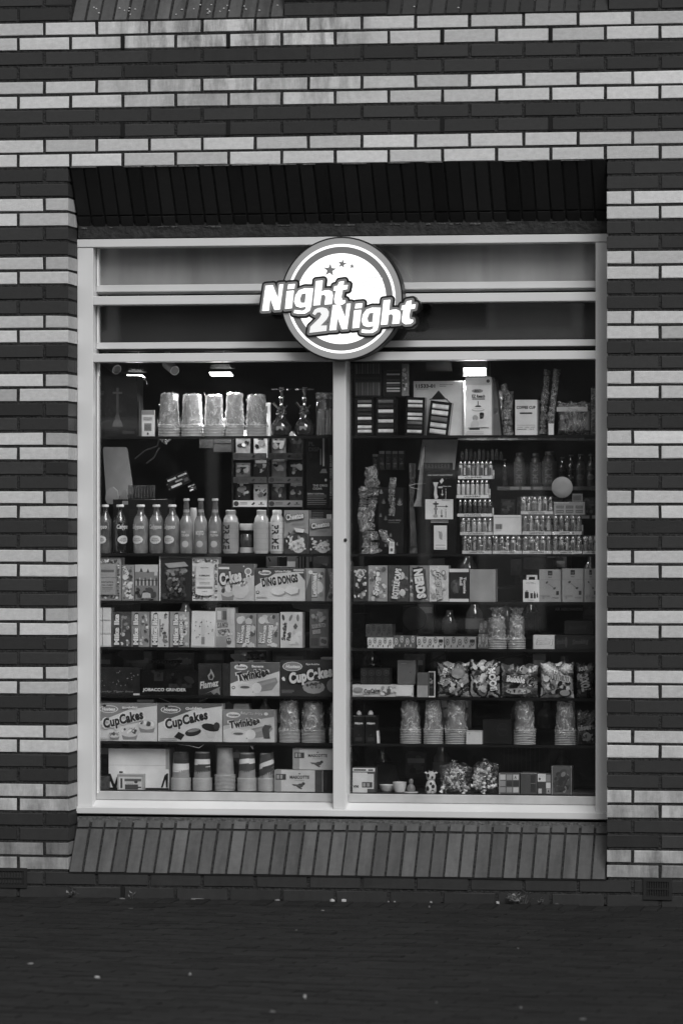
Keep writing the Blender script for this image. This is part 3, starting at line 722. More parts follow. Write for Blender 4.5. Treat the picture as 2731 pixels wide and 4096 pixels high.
def cups(reg, x0, yt, x1, yrim, shelf, label, n=9, mt=None, wrap=True, group='wrapped stacks of paper cups', Y=YD+.0, band=None, key=None, tilt=0, tuft=0):
    a, b_, zb, zt = place(reg, x0, yt, x1, shelf, Y); R0 = (b_-a)/2*.98; rim = Q(reg, (x0+x1)/2, yrim, Y)[1]
    o = empty('cup_sleeve', ((a+b_)/2, Y+R0+.002, zb), label, 'paper cups', group)
    gap = (rim-zb)/n; body = zt-rim+gap*.4
    key = key or ('%s%.3f%.3f' % (mt.name if mt else '', R0, body))
    me = cup_mesh(R0, body, mt or M_CUP, key, band)
    for i in range(n):
        c = bpy.data.objects.new('cup', me); COL.objects.link(c); c.parent = o; c.location = (R.uniform(-.0004, .0004), 0, i*gap); c.rotation_euler[2] = 0
    if wrap:
        H_ = zt-zb+.004; m = MB(); nn = 30; prof = []
        vs = []; rows = 22
        ph = R.uniform(0, 6)
        for k in range(rows):
            z = (rim-zb)*.75+(H_-(rim-zb)*.75)*k/(rows-1); base = R0*1.03 if z < rim-zb else R0*(.93-.12*(z-(rim-zb))/max(.01, H_-(rim-zb)))
            if k == rows-1: base *= .55
            for i in range(nn):
                an = 2*math.pi*i/nn; rr = base*(1+.035*math.sin(3*an+ph+k*.9)+R.uniform(-.022, .03))
                vs.append((rr*math.sin(an), -rr*math.cos(an), z+R.uniform(-.003, .003)))
        m.add(vs, [(k*nn+i, k*nn+(i+1) % nn, (k+1)*nn+(i+1) % nn, (k+1)*nn+i) for k in range(rows-1) for i in range(nn)], M_WRAP)
        # a few pulled pleats of film
        for q in range(13):
            an = R.uniform(-1.3, 1.2); z = R.uniform(.1, .85)*H_; l = R.uniform(.008, .05); rr = R0*(1.05 if z < rim-zb else .93)
            sw_ = R.uniform(-1.1, 1.1); p = [(rr*math.sin(an+u*sw_), -rr*math.cos(an+u*sw_)-.001, z+u*l) for u in (0, .3, .6, 1)]
            m.tube(p, [.0002, R.uniform(.0004, .0014), .0008, .0002], clear('film_pleat', 1, .3, 1, .15, .5, 60, diffuse=.45), 5)
        if tuft:      # gathered film above the stack
            nn2 = 18; rows2 = 12; vs = []; rb = R0*.74
            for k in range(rows2):
                z = H_*.93+tuft*k/(rows2-1); base = rb*(1-.35*math.sin(k/rows2*3)+.25*(k/rows2)**2)
                for i in range(nn2):
                    an = 2*math.pi*i/nn2; rr = base*(1+R.uniform(-.2, .2)); vs.append((rr*math.sin(an)+R.uniform(-.002, .002)+.004*math.sin(k), -rr*math.cos(an), z+R.uniform(-.005, .005)))
            m.add(vs, [(k*nn2+i, k*nn2+(i+1) % nn2, (k+1)*nn2+(i+1) % nn2, (k+1)*nn2+i) for k in range(rows2-1) for i in range(nn2)], clear('gathered_film', 1.8, .10, .95, .16, 1.0, 40, diffuse=.35, dt=.9))
        w = m.build('plastic_wrap', o, smooth=False)
    return o
T1 = 'top'
lab5 = ['film wrapped stack of upturned paper cups, leftmost of the five on the top shelf', 'second stack of wrapped paper cups on the top shelf, heavily creased film',
        'middle stack of wrapped paper cups on the top shelf', 'fourth stack of wrapped cups on the top shelf with film pulled up into a crest', 'rightmost cup stack of the five on the top shelf, beside the water pipes']
for (x0, x1, yt), lb in zip(((432, 568, 240), (572, 713, 246), (716, 845, 250), (848, 975, 238), (978, 1118, 250)), lab5):
    cups('A', x0, yt, x1, 432, 0, lb, 8)
# lower right bay: wrapped, dimmer
for (x0, x1, yt, yr, lb) in ((318, 450, 40, 212, 'wrapped cup stack on the sixth shelf right of the black lighter boxes'), (465, 590, 36, 212, 'wrapped cup stack on the sixth shelf with white streaked film, second of the three'),
                             (600, 742, 36, 212, 'wrapped cup stack on the sixth shelf beside the small white box'), (1030, 1170, 40, 218, 'lone wrapped cup stack on the sixth shelf right of the dark carton'),
                             (1287, 1427, 44, 218, 'dim wrapped cup stack on the sixth shelf beside the chocolate bag')):
    cups('F', x0, yt, x1, yr, 5, lb, 9, M_CUPD)
for (x0, x1, yt, lb) in ((1190, 1322, 945, 'wrapped cup stack on the sixth shelf right of the sponge cake box'), (1328, 1478, 955, 'dark wrapped cup stack on the sixth shelf near the mullion'), (1508, 1600, 955, 'cup stack half hidden behind the mullion on the sixth shelf')):
    cups('C', x0, yt, x1, 1128, 5, lb, 9, M_CUPD)
for (x0, x1, lb) in ((868, 992, 'wrapped cup stack on the fourth shelf with a bright tuft of film'), (996, 1108, 'wrapped cup stack on the fourth shelf, right of the bright film tuft')):
    cups('D', x0, 430, x1, 548, 3, lb, 7, M_CUPD, tuft=.05)
bands = [[(.86, 1.0, 0, 0, .1), (.60, .74, 0, 0, .08), (.46, .58, 0, 0, .7)], [(.8, .96, 0, 0, .08), (.56, .74, .0, 0, .8), (.44, .55, .1, .0, .12)], None, [(.6, .78, .12, .12, .8), (.45, .6, .2, .1, .15), (.82, .95, 0, 0, .2)], [(.5, .68, .25, .3, .75), (.36, .5, .3, .25, .12), (.75, .98, 0, .2, .15)]]
for i, (x0, x1, yt, yr, lb) in enumerate(((512, 637, 358, 522, 'striped paper cup stack on the bottom shelf, nearest the white letter carton'), (648, 770, 356, 522, 'paper cup stack on the bottom shelf with one broad white band'),
          (786, 916, 330, 500, 'tall plain brown cup stack in the middle of the bottom shelf'), (928, 1052, 360, 522, 'paper cup stack on the bottom shelf with slanting bands, right of the plain stack'), (1058, 1170, 364, 522, 'paper cup stack on the bottom shelf with steep slanting bands, beside the filter boxes'))):
    cups('E', x0, yt, x1, yr, 6, lb, 12, surf('printed_cup', .36, .5, .15, 40, .15, 60), wrap=False, group='printed paper cup stacks on the bottom shelf', band=bands[i], key='pc%d' % i)
# ---------------------------------------------------------------- bottles
def bottle(reg, x0, ycap, x1, shelf, label, tone, kind, txt=None, Y=YD, capt=.88, lt=.82, tt=.1, group='drink bottles on the second shelf', ang=0, dark_txt=False, z0=None):
    a, b_, zb, zt = place(reg, x0, ycap, x1, shelf, Y, z0); r_ = (b_-a)/2*.97; h = zt-zb
    o = empty('bottle', ((a+b_)/2, Y+r_, zb), label, 'bottle', group)
    tone = round(tone*.78, 2) if kind != 'sport' else tone
    m = MB(); mt = liquid(tone)
    if kind == 'juice':
        prof = [(r_*.9, 0), (r_, .006), (r_, h*.2), (r_*.97, h*.3), (r_, h*.42), (r_, h*.62), (r_*.9, h*.7), (r_*.68, h*.77), (r_*.48, h*.83), (r_*.42, h*.9), (r_*.45, h*.95), (r_*.45, h*.955)]; cr = r_*.52; ch_ = .045
    elif kind == 'long':
        prof = [(r_*.93, 0), (r_, .006), (r_, h*.53), (r_*.9, h*.6), (r_*.6, h*.68), (r_*.46, h*.75), (r_*.4, h*.88), (r_*.36, h*.96), (r_*.36, h*.965)]; cr = r_*.46; ch_ = .04
    elif kind == 'sport':
        prof = [(r_*.9, 0), (r_, .008), (r_, h*.18), (r_*.94, h*.2), (r_*.94, h*.26), (r_, h*.28), (r_, h*.62), (r_*.95, h*.64), (r_*.98, h*.7), (r_*.9, h*.8), (r_*.66, h*.88), (r_*.6, h*.9)]; cr = r_*.62; ch_ = .1
    else:
        prof = [(r_*.9, 0), (r_, .006), (r_, h*.6), (r_*.8, h*.75), (r_*.45, h*.86), (r_*.42, h*.92)]; cr = r_*.5; ch_ = .08
    fl = h*(.80 if kind == 'juice' else .74 if kind == 'long' else 9)
    lo = [q for q in prof if q[1] <= fl]; hi = [q for q in prof if q[1] > fl]
    if hi: m.lathe(lo, mt, 24, cap=False); m.lathe([lo[-1]]+hi, liquid(round(tone*.45, 2)), 24, cap=False)
    else: m.lathe(prof, mt, 24)
    m.build('glass_body' if kind != 'sport' else 'bottle_body', o, smooth=True)
    m = MB(); z = h*(1-ch_)
    m.lathe([(cr, z-.001), (cr*1.03, z+.002), (cr*1.03, h-.003), (cr*.9, h)], plain(capt, .35), 20); m.build('cap', o, smooth=True)
    if txt or kind in ('juice', 'long', 'sport'):
        m = MB()
        if kind == 'juice':
            cyl_text(m, txt, r_, h*.535, r_*1.9, h*.12, plain(lt), b=.03, sh=.2, a0=ang)
            cyl_patch(m, r_, h*.28, r_*.85, lambda u: h*.085*math.sqrt(max(0, 1-u*u)), plain(lt), ang)
            cyl_text(m, 'LEMONADE', r_, h*.27, r_*1.1, h*.022, plain(.1), a0=ang, off=.0014); cyl_text(m, 'OCEAN', r_, h*.305, r_*.8, h*.02, plain(.1), a0=ang, off=.0014)
            cyl_text(m, '* * *', r_, h*.24, r_*.6, h*.02, plain(.2), a0=ang, off=.0014)
        elif kind == 'long':
            cyl_text(m, txt, r_, h*.36, r_*1.2, h*.10, plain(lt), b=.02, a0=ang)
            cyl_patch(m, r_, h*.17, r_*.5, lambda u: h*.06*math.sqrt(max(0, 1-u*u)), plain(lt*.7), ang)
            m.lathe([(r_*.47, h*.74), (r_*.44, h*.80)], plain(.4), 20, cap=False)
        else:
            m.lathe([(r_+.0006, h*.06), (r_+.0006, h*.72)], surf('wrap_label_%02d' % round(lt*100), lt, .35, .12, 10), 24, cap=False)
            if txt:
                cyl_text(m, txt, r_, h*.38, h*.56, r_*.95, plain(tt), rot=-90, b=.03, a0=ang, off=.0016)
            for q in range(5): m.lathe([(r_+.0009, h*(.1+.12*q)), (r_+.0009, h*(.103+.12*q))], plain(.3 if q % 2 else .2), 24, cap=False)
        m.build('label', o)
    return o
for (x0, x1, tn, ang, tx, lb) in ((62, 146, .16, .5, 'Calypso', 'grey lemonade bottle cut off by the left edge of the second shelf'), (150, 242, .02, -.7, 'Calypso', 'almost black lemonade bottle with a white cap on the second shelf'),
        (276, 374, .30, .35, 'Calypso', 'pale lemonade bottle with a scalloped badge, just right of the black bottle'), (378, 470, .26, 0, 'Calypso', 'lemonade bottle with its round badge facing front, middle of the pale three'), (473, 572, .24, .4, 'Calypso', 'lemonade bottle turned so its badge is cut, next to the long necked bottles')):
    bottle('A', x0, 938, x1, 1, lb, tn, 'juice', tx, ang=-ang)
for (x0, x1, tn, tx, lb) in ((570, 656, .34, 'PINA\nCOLADA', 'long necked cocktail bottle nearest the lemonade bottles'), (661, 746, .36, 'MOJITO', 'middle long necked cocktail bottle with a round crown mark'), (750, 836, .28, 'COSMO\nPOLITAN', 'long necked cocktail bottle lettered Cosmopolitan')):
    bottle('A', x0, 900, x1, 1, lb, tn, 'long', tx, capt=.6)
for (x0, x1, lt, tx, ang, tt, lb) in ((840, 940, .40, 'PRIME', .45, .03, 'grey sports drink bottle with dark upright lettering, right of the cocktails'), (1034, 1132, .5, None, 0, .1, 'pale sports drink bottle showing its small print side'), (1135, 1228, .75, 'PRIME', .1, .015, 'white sports drink bottle with bold black upright lettering')):
    bottle('A', x0, 972, x1, 1, lb, .6, 'sport', tx, lt=lt, ang=-ang, tt=tt, capt=lt)
# jar between the sports bottles, small can behind
def lathe_thing(reg, x0, yt, x1, shelf, label, name, cat, prof, mt, Y=YD, group=None, z0=None, parts=(), smooth=True, n=24):
    a, b_, zb, zt = place(reg, x0, yt, x1, shelf, Y, z0); r_ = (b_-a)/2; h = zt-zb
    o = empty(name, ((a+b_)/2, Y+r_, zb), label, cat, group)
    m = MB(); m.lathe([(p*r_, q*h) for p, q in prof], mt, n); m.build(parts[0] if parts else 'body', o, smooth)
    for (pn, pr, pm) in parts[1:]:
        m = MB(); m.lathe([(p*r_, q*h) for p, q in pr], pm, n); m.build(pn, o, smooth)
    return o
lathe_thing('A', 948, 1058, 1034, 1, 'short wide jar with a pale lid between the grey sports bottles', 'jar', 'jar', [(.9, 0), (.95, .03), (.95, .6), (.8, .66)], liquid(.04), parts=('glass_body', ('lid', [(.98, .78), (1, .8), (1, .98), (.95, 1)], plain(.6)), ('label', [(.97, .02), (.97, .2)], plain(.6))), Y=YD+.05)
lathe_thing('A', 640, 958, 682, 1, 'small pale can standing behind the long necked bottles', 'can', 'can', [(.9, 0), (1, .04), (1, .94), (.85, 1)], plain(.55, .3), Y=YD+.12)
# ---------------------------------------------------------------- water pipes on the top shelf
M_DG = liquid(.03); M_CH = metal(.75, .12); M_SMK = clear('smoky_clear_glass', 1.5, .06, .8, .03, .25, 30, diffuse=.06)
def hookah(cx, lb):
    a, _ = Q('A', cx-70, 200, YD); b_, zt = Q('A', cx+70, 200, YD); zb = SZ[0]; h = zt-zb; r_ = (b_-a)/2
    o = empty('water_pipe', ((a+b_)/2, YD+r_, zb), lb, 'water pipe', 'glass water pipes on the top shelf')
    m = MB(); m.lathe([(r_*.62, 0), (r_*.86, h*.03), (r_*.95, h*.12), (r_*.9, h*.22), (r_*.62, h*.32), (r_*.44, h*.38), (r_*.4, h*.46)], M_DG, 28); m.build('base_vase', o, True)
    m = MB(); m.lathe([(r_*.46, h*.45), (r_*.52, h*.47), (r_*.4, h*.5), (r_*.44, h*.53), (r_*.3, h*.57), (r_*.33, h*.6), (r_*.16, h*.64), (r_*.14, h*.7), (r_*.24, h*.74), (r_*.22, h*.8), (r_*.12, h*.83), (r_*.14, h*.9), (r_*.26, h*.93)], M_CH, 24); m.build('metal_stem', o, True)
    m = MB(); m.lathe([(r_*.3, h*.925), (r_*.9, h*.94), (r_, h*.965), (r_*.97, h*.968), (r_*.85, h*.95), (r_*.3, h*.945)], M_CH, 30); m.build('ash_plate', o, True)
    m = MB(); m.lathe([(r_*.14, h*.95), (r_*.2, h*.98), (r_*.22, h), (r_*.16, h*1.0)], plain(.3), 16); m.build('bowl', o, True)
    m = MB(); m.tube([(-r_*.25, 0, h*.56), (-r_*.5, -.005, h*.62), (-r_*.72, -.01, h*.69)], [r_*.1, r_*.09, r_*.13], M_CH, 10); m.tube([(r_*.2, 0, h*.56), (r_*.45, -.005, h*.6), (r_*.55, -.008, h*.63)], [r_*.07, r_*.07, r_*.1], M_CH, 10); m.build('hose_port', o, True)
    m = MB(); m.box(-r_*.3, r_*.3, -r_*.93, -r_*.9, h*.12, h*.2, plain(.35)); m.build('sticker', o)
hookah(1205, 'chrome and dark glass water pipe standing next to the last cup stack'); hookah(1350, 'chrome and dark glass water pipe standing next to the lidded jar')
o = lathe_thing('A', 1420, 232, 1536, 0, 'clear screw top jar of pale rolls beside the mullion', 'jar', 'jar', [(.92, 0), (1, .02), (1, .8), (.9, .85)], M_SMK, parts=('glass_body', ('lid', [(.95, .85), (1, .86), (1, .96), (.92, .99)], clear('clear_lid', 1.5, .2, .7, .1, .3, 30, diffuse=.35))))
for i in range(5):
    m = MB(); x = -.03+i*.014; m.tube([(x, -.01+R.uniform(-.01, .01), .006), (x+R.uniform(-.01, .01), R.uniform(-.01, .01), .10+R.uniform(0, .03))], .006, plain(.35+.1*(i % 2)), 10)
    m.build('paper_roll', o)
m = MB(); m.lathe([(.012, 0), (.010, .01), (.002, .02)], plain(.7), 12)
q = m.build('incense_cone', smooth=True); x, _ = Q('A', 1278, 500, YD); q.location = (x, YD+.01, SZ[0]); tag(q, 'small white cone standing between the two water pipes', 'cone')
box('A', 66, 130, 314, 0, 'dark picture box with a printed water pipe at the left end of the top shelf', .025, [r(0, 0, 1, 1, .03), e(.5, .3, .3, .25, .04), r(.47, .3, .53, .72, .12), r(.38, .7, .62, .735, .18), r(.47, .74, .53, .8, .15), g([(.42, .25), (.58, .25), (.54, .36), (.46, .36)], .2), g([(.36, .16), (.64, .16), (.6, .25), (.56, .28), (.44, .28), (.40, .25)], .22), r(.40, .12, .60, .15, .05),
      r(0, .73, .16, .745, .16), g([(.04, .72), (.16, .72), (.13, .68), (.07, .68)], .14), r(.62, .04, .94, .09, .10)]+[e(.30+.3*math.sin(i*.5), .45-i*.012, .012, .01, .12) for i in range(9)]+[e(.02+i*.04, .17+.09*math.sin(i*.25), .014, .008, .25) for i in range(9)], d=.12, name='display_box', cat='box')
box('A', 340, 345, 420, 0, 'small white hanging pack with a bar code beside the dark picture box', .62, [r(0, .82, 1, 1, .3), r(.2, .2, .8, .5, .3)]+[r(.25+.07*i, .25, .28+.07*i, .45, .05) for i in range(7)]+[ln(.15, .72, .85, 4, .25), e(.5, .1, .08, .05, .15)], d=.02, name='hanging_pack', cat='packet')
box('A', 1098, 300, 1150, 0, 'narrow white card standing behind the last cup stack', .6, [r(.1, .7, .6, .9, .2)], d=.01, Y=YD+.16, name='card', cat='card')
# ---------------------------------------------------------------- right bay, top shelf
def rolls(n, t=.8, v0=.06, v1=.94, skip=()):
    out = [r(.1, .03, .9, .97, .012)]
    for i in range(n):
        v = v0+(v1-v0)*(i+.5)/n; hh = (v1-v0)/n*.36
        tn = R.choice((.75, .7, .25, .6)) if i not in skip else .06
        out += [r(.12, v-hh, .88, v+hh, tn), r(.12, v-hh, .88, v-hh*.5, tn*.6), r(.12, v-hh*.1, .88, v+hh*.35, min(.9, tn*1.15))]
    return out
def rollbox(x0, yt, x1, n, lb, lean=0, z0=None, skip=(), d=.1, Y=YD):
    return box('B', x0, yt, x1, 0, lb, .015, rolls(n, skip=skip), d=d, name='roll_carton', cat='box', group='black cartons of white rolls', lean=lean, z0=z0, Y=Y, mk=foil)
rollbox(48, 264, 165, 8, 'black windowed carton of white rolls at the left end of the right top shelf', 0, skip=(4, 5, 2))
rollbox(176, 262, 302, 7, 'black windowed carton of white rolls, second from the mullion', 0, skip=(3, 5, 1))
rollbox(356, 262, 478, 8, 'black windowed carton of white rolls, third from the mullion', 2, skip=(1, 5))
rollbox(492, 282, 628, 5, 'leaning black carton with four thick white rolls against the numbered box', 7)
box('B', 45, 50, 212, 0, 'two tier black tray of upright white tubes on top of the cartons by the mullion', .02, [r(.02, .02, .98, .45, .05)]+[r(.03+.105*i, .04, .11+.105*i, .42, (.28, .2)[i % 2]) for i in range(9)]+[r(.03+.105*i, .68, .11+.105*i, .98, (.25, .18)[i % 2]) for i in range(9)]+[ln(.05, .57, .95, 2, .08)], d=.1, z0=262, name='tube_tray', cat='box', Y=YD+.005)
box('B', 222, 52, 340, 0, 'tall black carton of horizontal rolls standing on the second carton', .02, [r(.15, .1, .92, .95, .01)]+[p for v, tn in ((.14, .5), (.22, .55), (.31, .2), (.38, .6), (.47, .12), (.64, .5), (.75, .08)) for p in (r(.18, v, .9, v+.05, tn), r(.18, v, .9, v+.018, tn*.6))], d=.1, z0=262, side=.35, name='roll_carton', Y=YD+.008)
box('B', 338, 55, 382, 0, 'crinkled pale film bag hanging beside the tall roll carton', .32, [bl(0, 0, 1, 1, 14, .25, (.2, .35, .5, .7))], d=.02, z0=258, name='film_bag', cat='bag', Y=YD+.01, mk=foil)
box('B', 411, 163, 728, 0, 'large pale carton numbered 11533-01 with a black triangle', .55, [t('11533-01', .24, .91, .38, .07, .03, b=.045), ln(.06, .865, .3, 2, .3, .006, .02), t('KWALITEITSVERPAKKING', .65, .935, .26, .014, .1), ln(.52, .9, .65, 1, .2, .008), g([(.34, .66), (.66, .66), (.5, .83)], .02), g([(.31, .66), (.69, .66), (.66, .68), (.34, .68)], .02), g([(.66, .67), (.76, .585), (.74, .58), (.62, .68)], .05), g([(.3, .0), (.52, .55), (.7, .6), (.6, 0)], .6), r(.97, 0, 1, 1, .4)], d=.14, Y=YD+.05, name='numbered_carton')
box('B', 736, 140, 902, 0, 'tall white lighter box showing a couple under a pendant lamp', .66, [r(0, .87, 1, 1, .5), e(.87, .935, .07, .03, .12), e(.46, .765, .22, .035, .35), t('BIC', .46, .765, .26, .04, .06, b=.04, sh=.3), t('EZ Reach', .5, .675, .5, .055, .04, b=.045), ln(.26, .63, .75, 2, .2, .008, .015), r(.47, .52, .5, .59, .1), g([(.36, .49), (.62, .49), (.56, .515), (.42, .515)], .03), e(.49, .44, .24, .025, .35), e(.49, .443, .21, .018, .8),
      e(.38, .3, .11, .05, .4), g([(.2, .13), (.55, .13), (.5, .24), (.36, .28), (.22, .22)], .5), e(.63, .34, .09, .045, .2), e(.63, .37, .09, .025, .02), e(.62, .30, .07, .022, .03), g([(.5, .14), (.82, .14), (.8, .24), (.66, .29), (.55, .27)], .62), r(.1, .125, .9, .135, .15), r(.15, .1, .55, .13, .1), ln(.06, .06, .7, 2, .5)], d=.1, side=.55, name='lighter_box')
m = MB()
# pyramid shaped pale side carton behind the lighter box
(a, z1), (b_, _), (c_, _) = Q('B', 905, 150, YD+.04), Q('B', 962, 500, YD+.04), Q('B', 925, 150, YD+.04)
zb = SZ[0]+.001; m.add([(0, 0, 0), (b_-a, 0, 0), (c_-a, 0, z1-zb), (0, 0, z1-zb), (0, .08, 0), (b_-a, .08, 0), (c_-a, .08, z1-zb), (0, .08, z1-zb)], [(0, 1, 2, 3), (1, 5, 6, 2), (5, 4, 7, 6), (4, 0, 3, 7), (3, 2, 6, 7)], card(.28))
prints(m, b_-a, z1-zb, [bl(.05, .25, .75, .55, 7, .2, (.12, .3, .2))]); q = m.build('tapered_carton'); q.location = (a, YD+.04, zb); tag(q, 'grey tapering carton between the lighter box and the foil wrapped pipe', 'box')
# ---- wrapped glass pipes
def pipe(reg, pts, label, shelf, wrapm=True, tone=.35, Y=YD+.04, group='film wrapped glass pipes', jit=.12, foot=True):
    """pts: (x, y, halfwidth) list from top down in zoom pixels"""
    P = []
    for (x, y, hw) in pts:
        X, Z = Q(reg, x, y, Y); X2, _ = Q(reg, x+hw, y, Y); P.append((X, Z, X2-X))
    zb = SZ[shelf]; x0 = P[-1][0]
    o = empty('glass_pipe', (x0, Y, zb), label, 'glass pipe', group)
    m = MB(); dense = []
    for i in range(len(P)-1):
        for k in range(4):
            u = k/4; dense.append(tuple(P[i][q]*(1-u)+P[i+1][q]*u for q in range(3)))
    dense.append(P[-1])
    m.tube([(x-x0, 0, max(z-zb, .001)) for x, z, w in dense], [max(w*.62, .002) for x, z, w in dense], clear('pipe_glass', 1.6, .08, .7, .05, .2, 20, diffuse=.12, dt=.6), 16)
    m.build('glass_tube', o, True)
    if wrapm:
        m = MB(); m.tube([(x-x0+R.uniform(-.001, .001), R.uniform(-.002, .002), max(z-zb, .001)) for x, z, w in dense], [w*R.uniform(.85, 1.08) for x, z, w in dense], clear('pipe_film', 1.5, .03, .93, .14, 1.0, 45, (1, 1, .6), .12, .8, vein=38), 14)
        for q in range(len(m.v)): v = m.v[q]; m.v[q] = (v[0]+R.uniform(-1, 1)*.0016, v[1]+R.uniform(-1, 1)*.002, max(v[2]+R.uniform(-1, 1)*.002, .0006))
        m.build('film_wrap', o)
    return o
pipe('B', [(975, 185, 18), (985, 230, 26), (1000, 290, 22), (985, 340, 26), (1000, 400, 34), (1000, 470, 30), (1005, 498, 36)], 'short foil wrapped glass pipe on the top shelf left of the coffee cup box', 0)
pipe('B', [(1022, 228, 20), (1018, 330, 16), (1012, 400, 20), (1005, 460, 28), (1010, 498, 30)], 'thin wrapped pipe leaning on the short wrapped pipe by the coffee cup box', 0, Y=YD+.07)
pipe('B', [(1250, 95, 22), (1248, 150, 20), (1240, 220, 22), (1230, 300, 24), (1225, 400, 22), (1225, 495, 26)], 'tall wrapped tube standing just right of the coffee cup box', 0)
pipe('B', [(1312, 90, 24), (1305, 140, 22), (1295, 220, 20), (1285, 310, 20), (1275, 380, 26), (1270, 495, 22)], 'tall wrapped tube with a knotted neck, right of its twin', 0, Y=YD+.02)
box('B', 1256, 430, 1292, 0, 'plain white price tag on the knotted wrapped tube', .7, [], d=.002, name='price_tag', cat='tag', Y=YD-.008)
box('B', 1047, 281, 1187, 0, 'white carton lettered Coffee Cup with a dark bar', .62, [t('COFFEE CUP', .5, .785, .86, .085, .02, b=.045), g([(.24, .6), (.76, .6), (.76, .645), (.24, .645)], .08), e(.24, .622, .03, .022, .08), e(.76, .622, .03, .022, .08), ln(.1, .28, .9, 1, .3, .01), ln(.1, .22, .35, 1, .3), ln(.45, .22, .65, 1, .3), ln(.72, .22, .9, 1, .3), t('PREMIUM CUPS', .3, .17, .42, .025, .1), t('O O D', .76, .17, .2, .03, .1)], d=.1, name='cup_carton', Y=YD+.01)
box('B', 905, 225, 972, 0, 'dark crumpled packet behind the wrapped pipe', .12, [bl(0, 0, 1, 1, 20, .2, (.05, .2, .3))], d=.03, Y=YD+.14, name='packet', cat='packet', mk=foil)
# ---- film bags
def bag(reg, x0, yt, x1, shelf, label, tones, pr=(), d=.05, Y=YD, name='sweet_bag', cat='bag', group=None, z0=None, ft=None, shape=1.0, slump=.0, nx=40, nz=34, film=None, lean=0):
    a, b_, zb, zt = place(reg, x0, yt, x1, shelf, Y, z0); w = b_-a; h = zt-zb
    o = empty(name, (a, Y, zb), label, cat, group); o.rotation_euler = (0, math.radians(lean), 0)
    m = MB(); seed = R.uniform(0, 99)
    def P(u, v, s):
        env = (max(0, 1-abs(2*u-1)**3.2)*max(0, 1-abs(2*v-1)**3.0))**.6
        wr = .12*math.sin(9*u+seed+4*v)+.1*math.sin(14*v+seed*2-5*u)+R.uniform(-.07, .07)
        y = d/2-s*d/2*env*(1+wr*shape)
        xx = u*w+ (R.uniform(-.0012, .0012))-(.5-u)*w*.05*math.sin(v*math.pi)*-1
        zz = v*h*(1-slump*abs(2*u-1)**2)+R.uniform(-.0008, .0008)
        if v == 1: zz += .004*math.sin(u*17+seed)
        return (xx, y, max(zz, 0))
    for s in (1, -1):
        grid = [P(i/nx, k/nz, s) for k in range(nz+1) for i in range(nx+1)]
        for k in range(nz):
            for i in range(nx):
                f = [k*(nx+1)+i, k*(nx+1)+i+1, (k+1)*(nx+1)+i+1, (k+1)*(nx+1)+i]
                if s < 0: f.reverse()
                cx, cz = i/nx, k/nz
                vv = math.sin(5.1*cx+seed+2.3*math.sin(4*cz+seed))*math.cos(6.3*cz+seed*1.7+2*math.sin(5*cx))
                tn = tones[min(len(tones)-1, int((vv+1)/2*len(tones)))]
                if film: mt = film
                else: mt = foil(tn)
                m.add([grid[q] for q in f], [(0, 1, 2, 3)], mt)
    m.build('bag_film', o, smooth=True)
    if pr:
        m = MB(); prints(m, w, h, pr, y=-.001-d*.10, mk=foil); 
        # settle the print on the curved face
        for q, (x, y, z) in enumerate(m.v):
            u, v = min(1, max(0, x/w)), min(1, max(0, z/h)); env = (max(0, 1-abs(2*u-1)**3.2)*max(0, 1-abs(2*v-1)**3.0))**.6
            m.v[q] = (x, d/2-d/2*env*1.16+y+d*.1-.0005, z)
        m.build('print', o)
    return o
M_FILM = clear('bag_film_clear', 1.8, .08, .9, .1, 1.0, 30, diffuse=.12, vein=22)
q = bag('B', 1308, 292, 1512, 0, 'clear film bag of wrapped rolls lying at the right end of the top shelf', (.1,), film=M_FILM, d=.09)
for i in range(5):
    m = MB(); x = .018+i*.027; m.tube([(x, .03, .02), (x+R.uniform(-.004, .004), .035, .10)], .011, plain((.25, .12, .3, .18, .22)[i]), 12); m.build('wrapped_roll', q, True)
m = MB(); m.box(.0, .128, .006, .010, .098, .117, plain(.6, .3)); m.build('header_strip', q)
bag('B', 1518, 200, 1560, 0, 'clear crinkled bag half hidden by the right window post on the top shelf', (.1,), film=M_FILM, d=.05)
# ---------------------------------------------------------------- second shelf, left bay
def cheese(v): return [bl(.1, .05, .95, .42, 34, .085, (.65, .5, .75, .35, .2, .6)), e(.6, .17, .27, .16, .55), bl(.35, .06, .85, .3, 22, .05, (.7, .3, .45)), bl(.02, .05, .3, .5, 14, .06, (.05, .1, .6))]
box('A', 1231, 974, 1386, 1, 'tall snack carton with a cloud shaped title and puffed corn, left of the two', .42, [r(0, 0, 1, .5, .12), g([(0, .5), (0, .35), (.5, .58), (1, .45), (1, .6)], .42)]+cheese(0)+[t('Cheetos', .45, .86, .72, .15, .85, 8, ol=.06, b=.05, sh=.1), ln(.35, .72, .9, 2, .3), g([(.42, .6), (.85, .56), (.8, .48), (.5, .5)], .75)], name='puffed_snack_box')
box('A', 1389, 1026, 1536, 1, 'puffed corn snack carton with a cloud shaped title, the one touching the mullion', .4, [r(0, 0, 1, .5, .1)]+cheese(1)+[t('Cheetos', .5, .82, .8, .16, .85, 8, ol=.06, b=.05, sh=.1), ln(.3, .68, .8, 2, .3)], name='puffed_snack_box', Y=YD+.006)
box('A', 1392, 972, 1536, 1, 'black information carton standing behind the right snack carton', .04, [ln(.05, .93, .6, 4, .45, .008, .05), r(.75, .75, .98, .9, .5)], d=.03, Y=YD+.09, name='printed_carton')
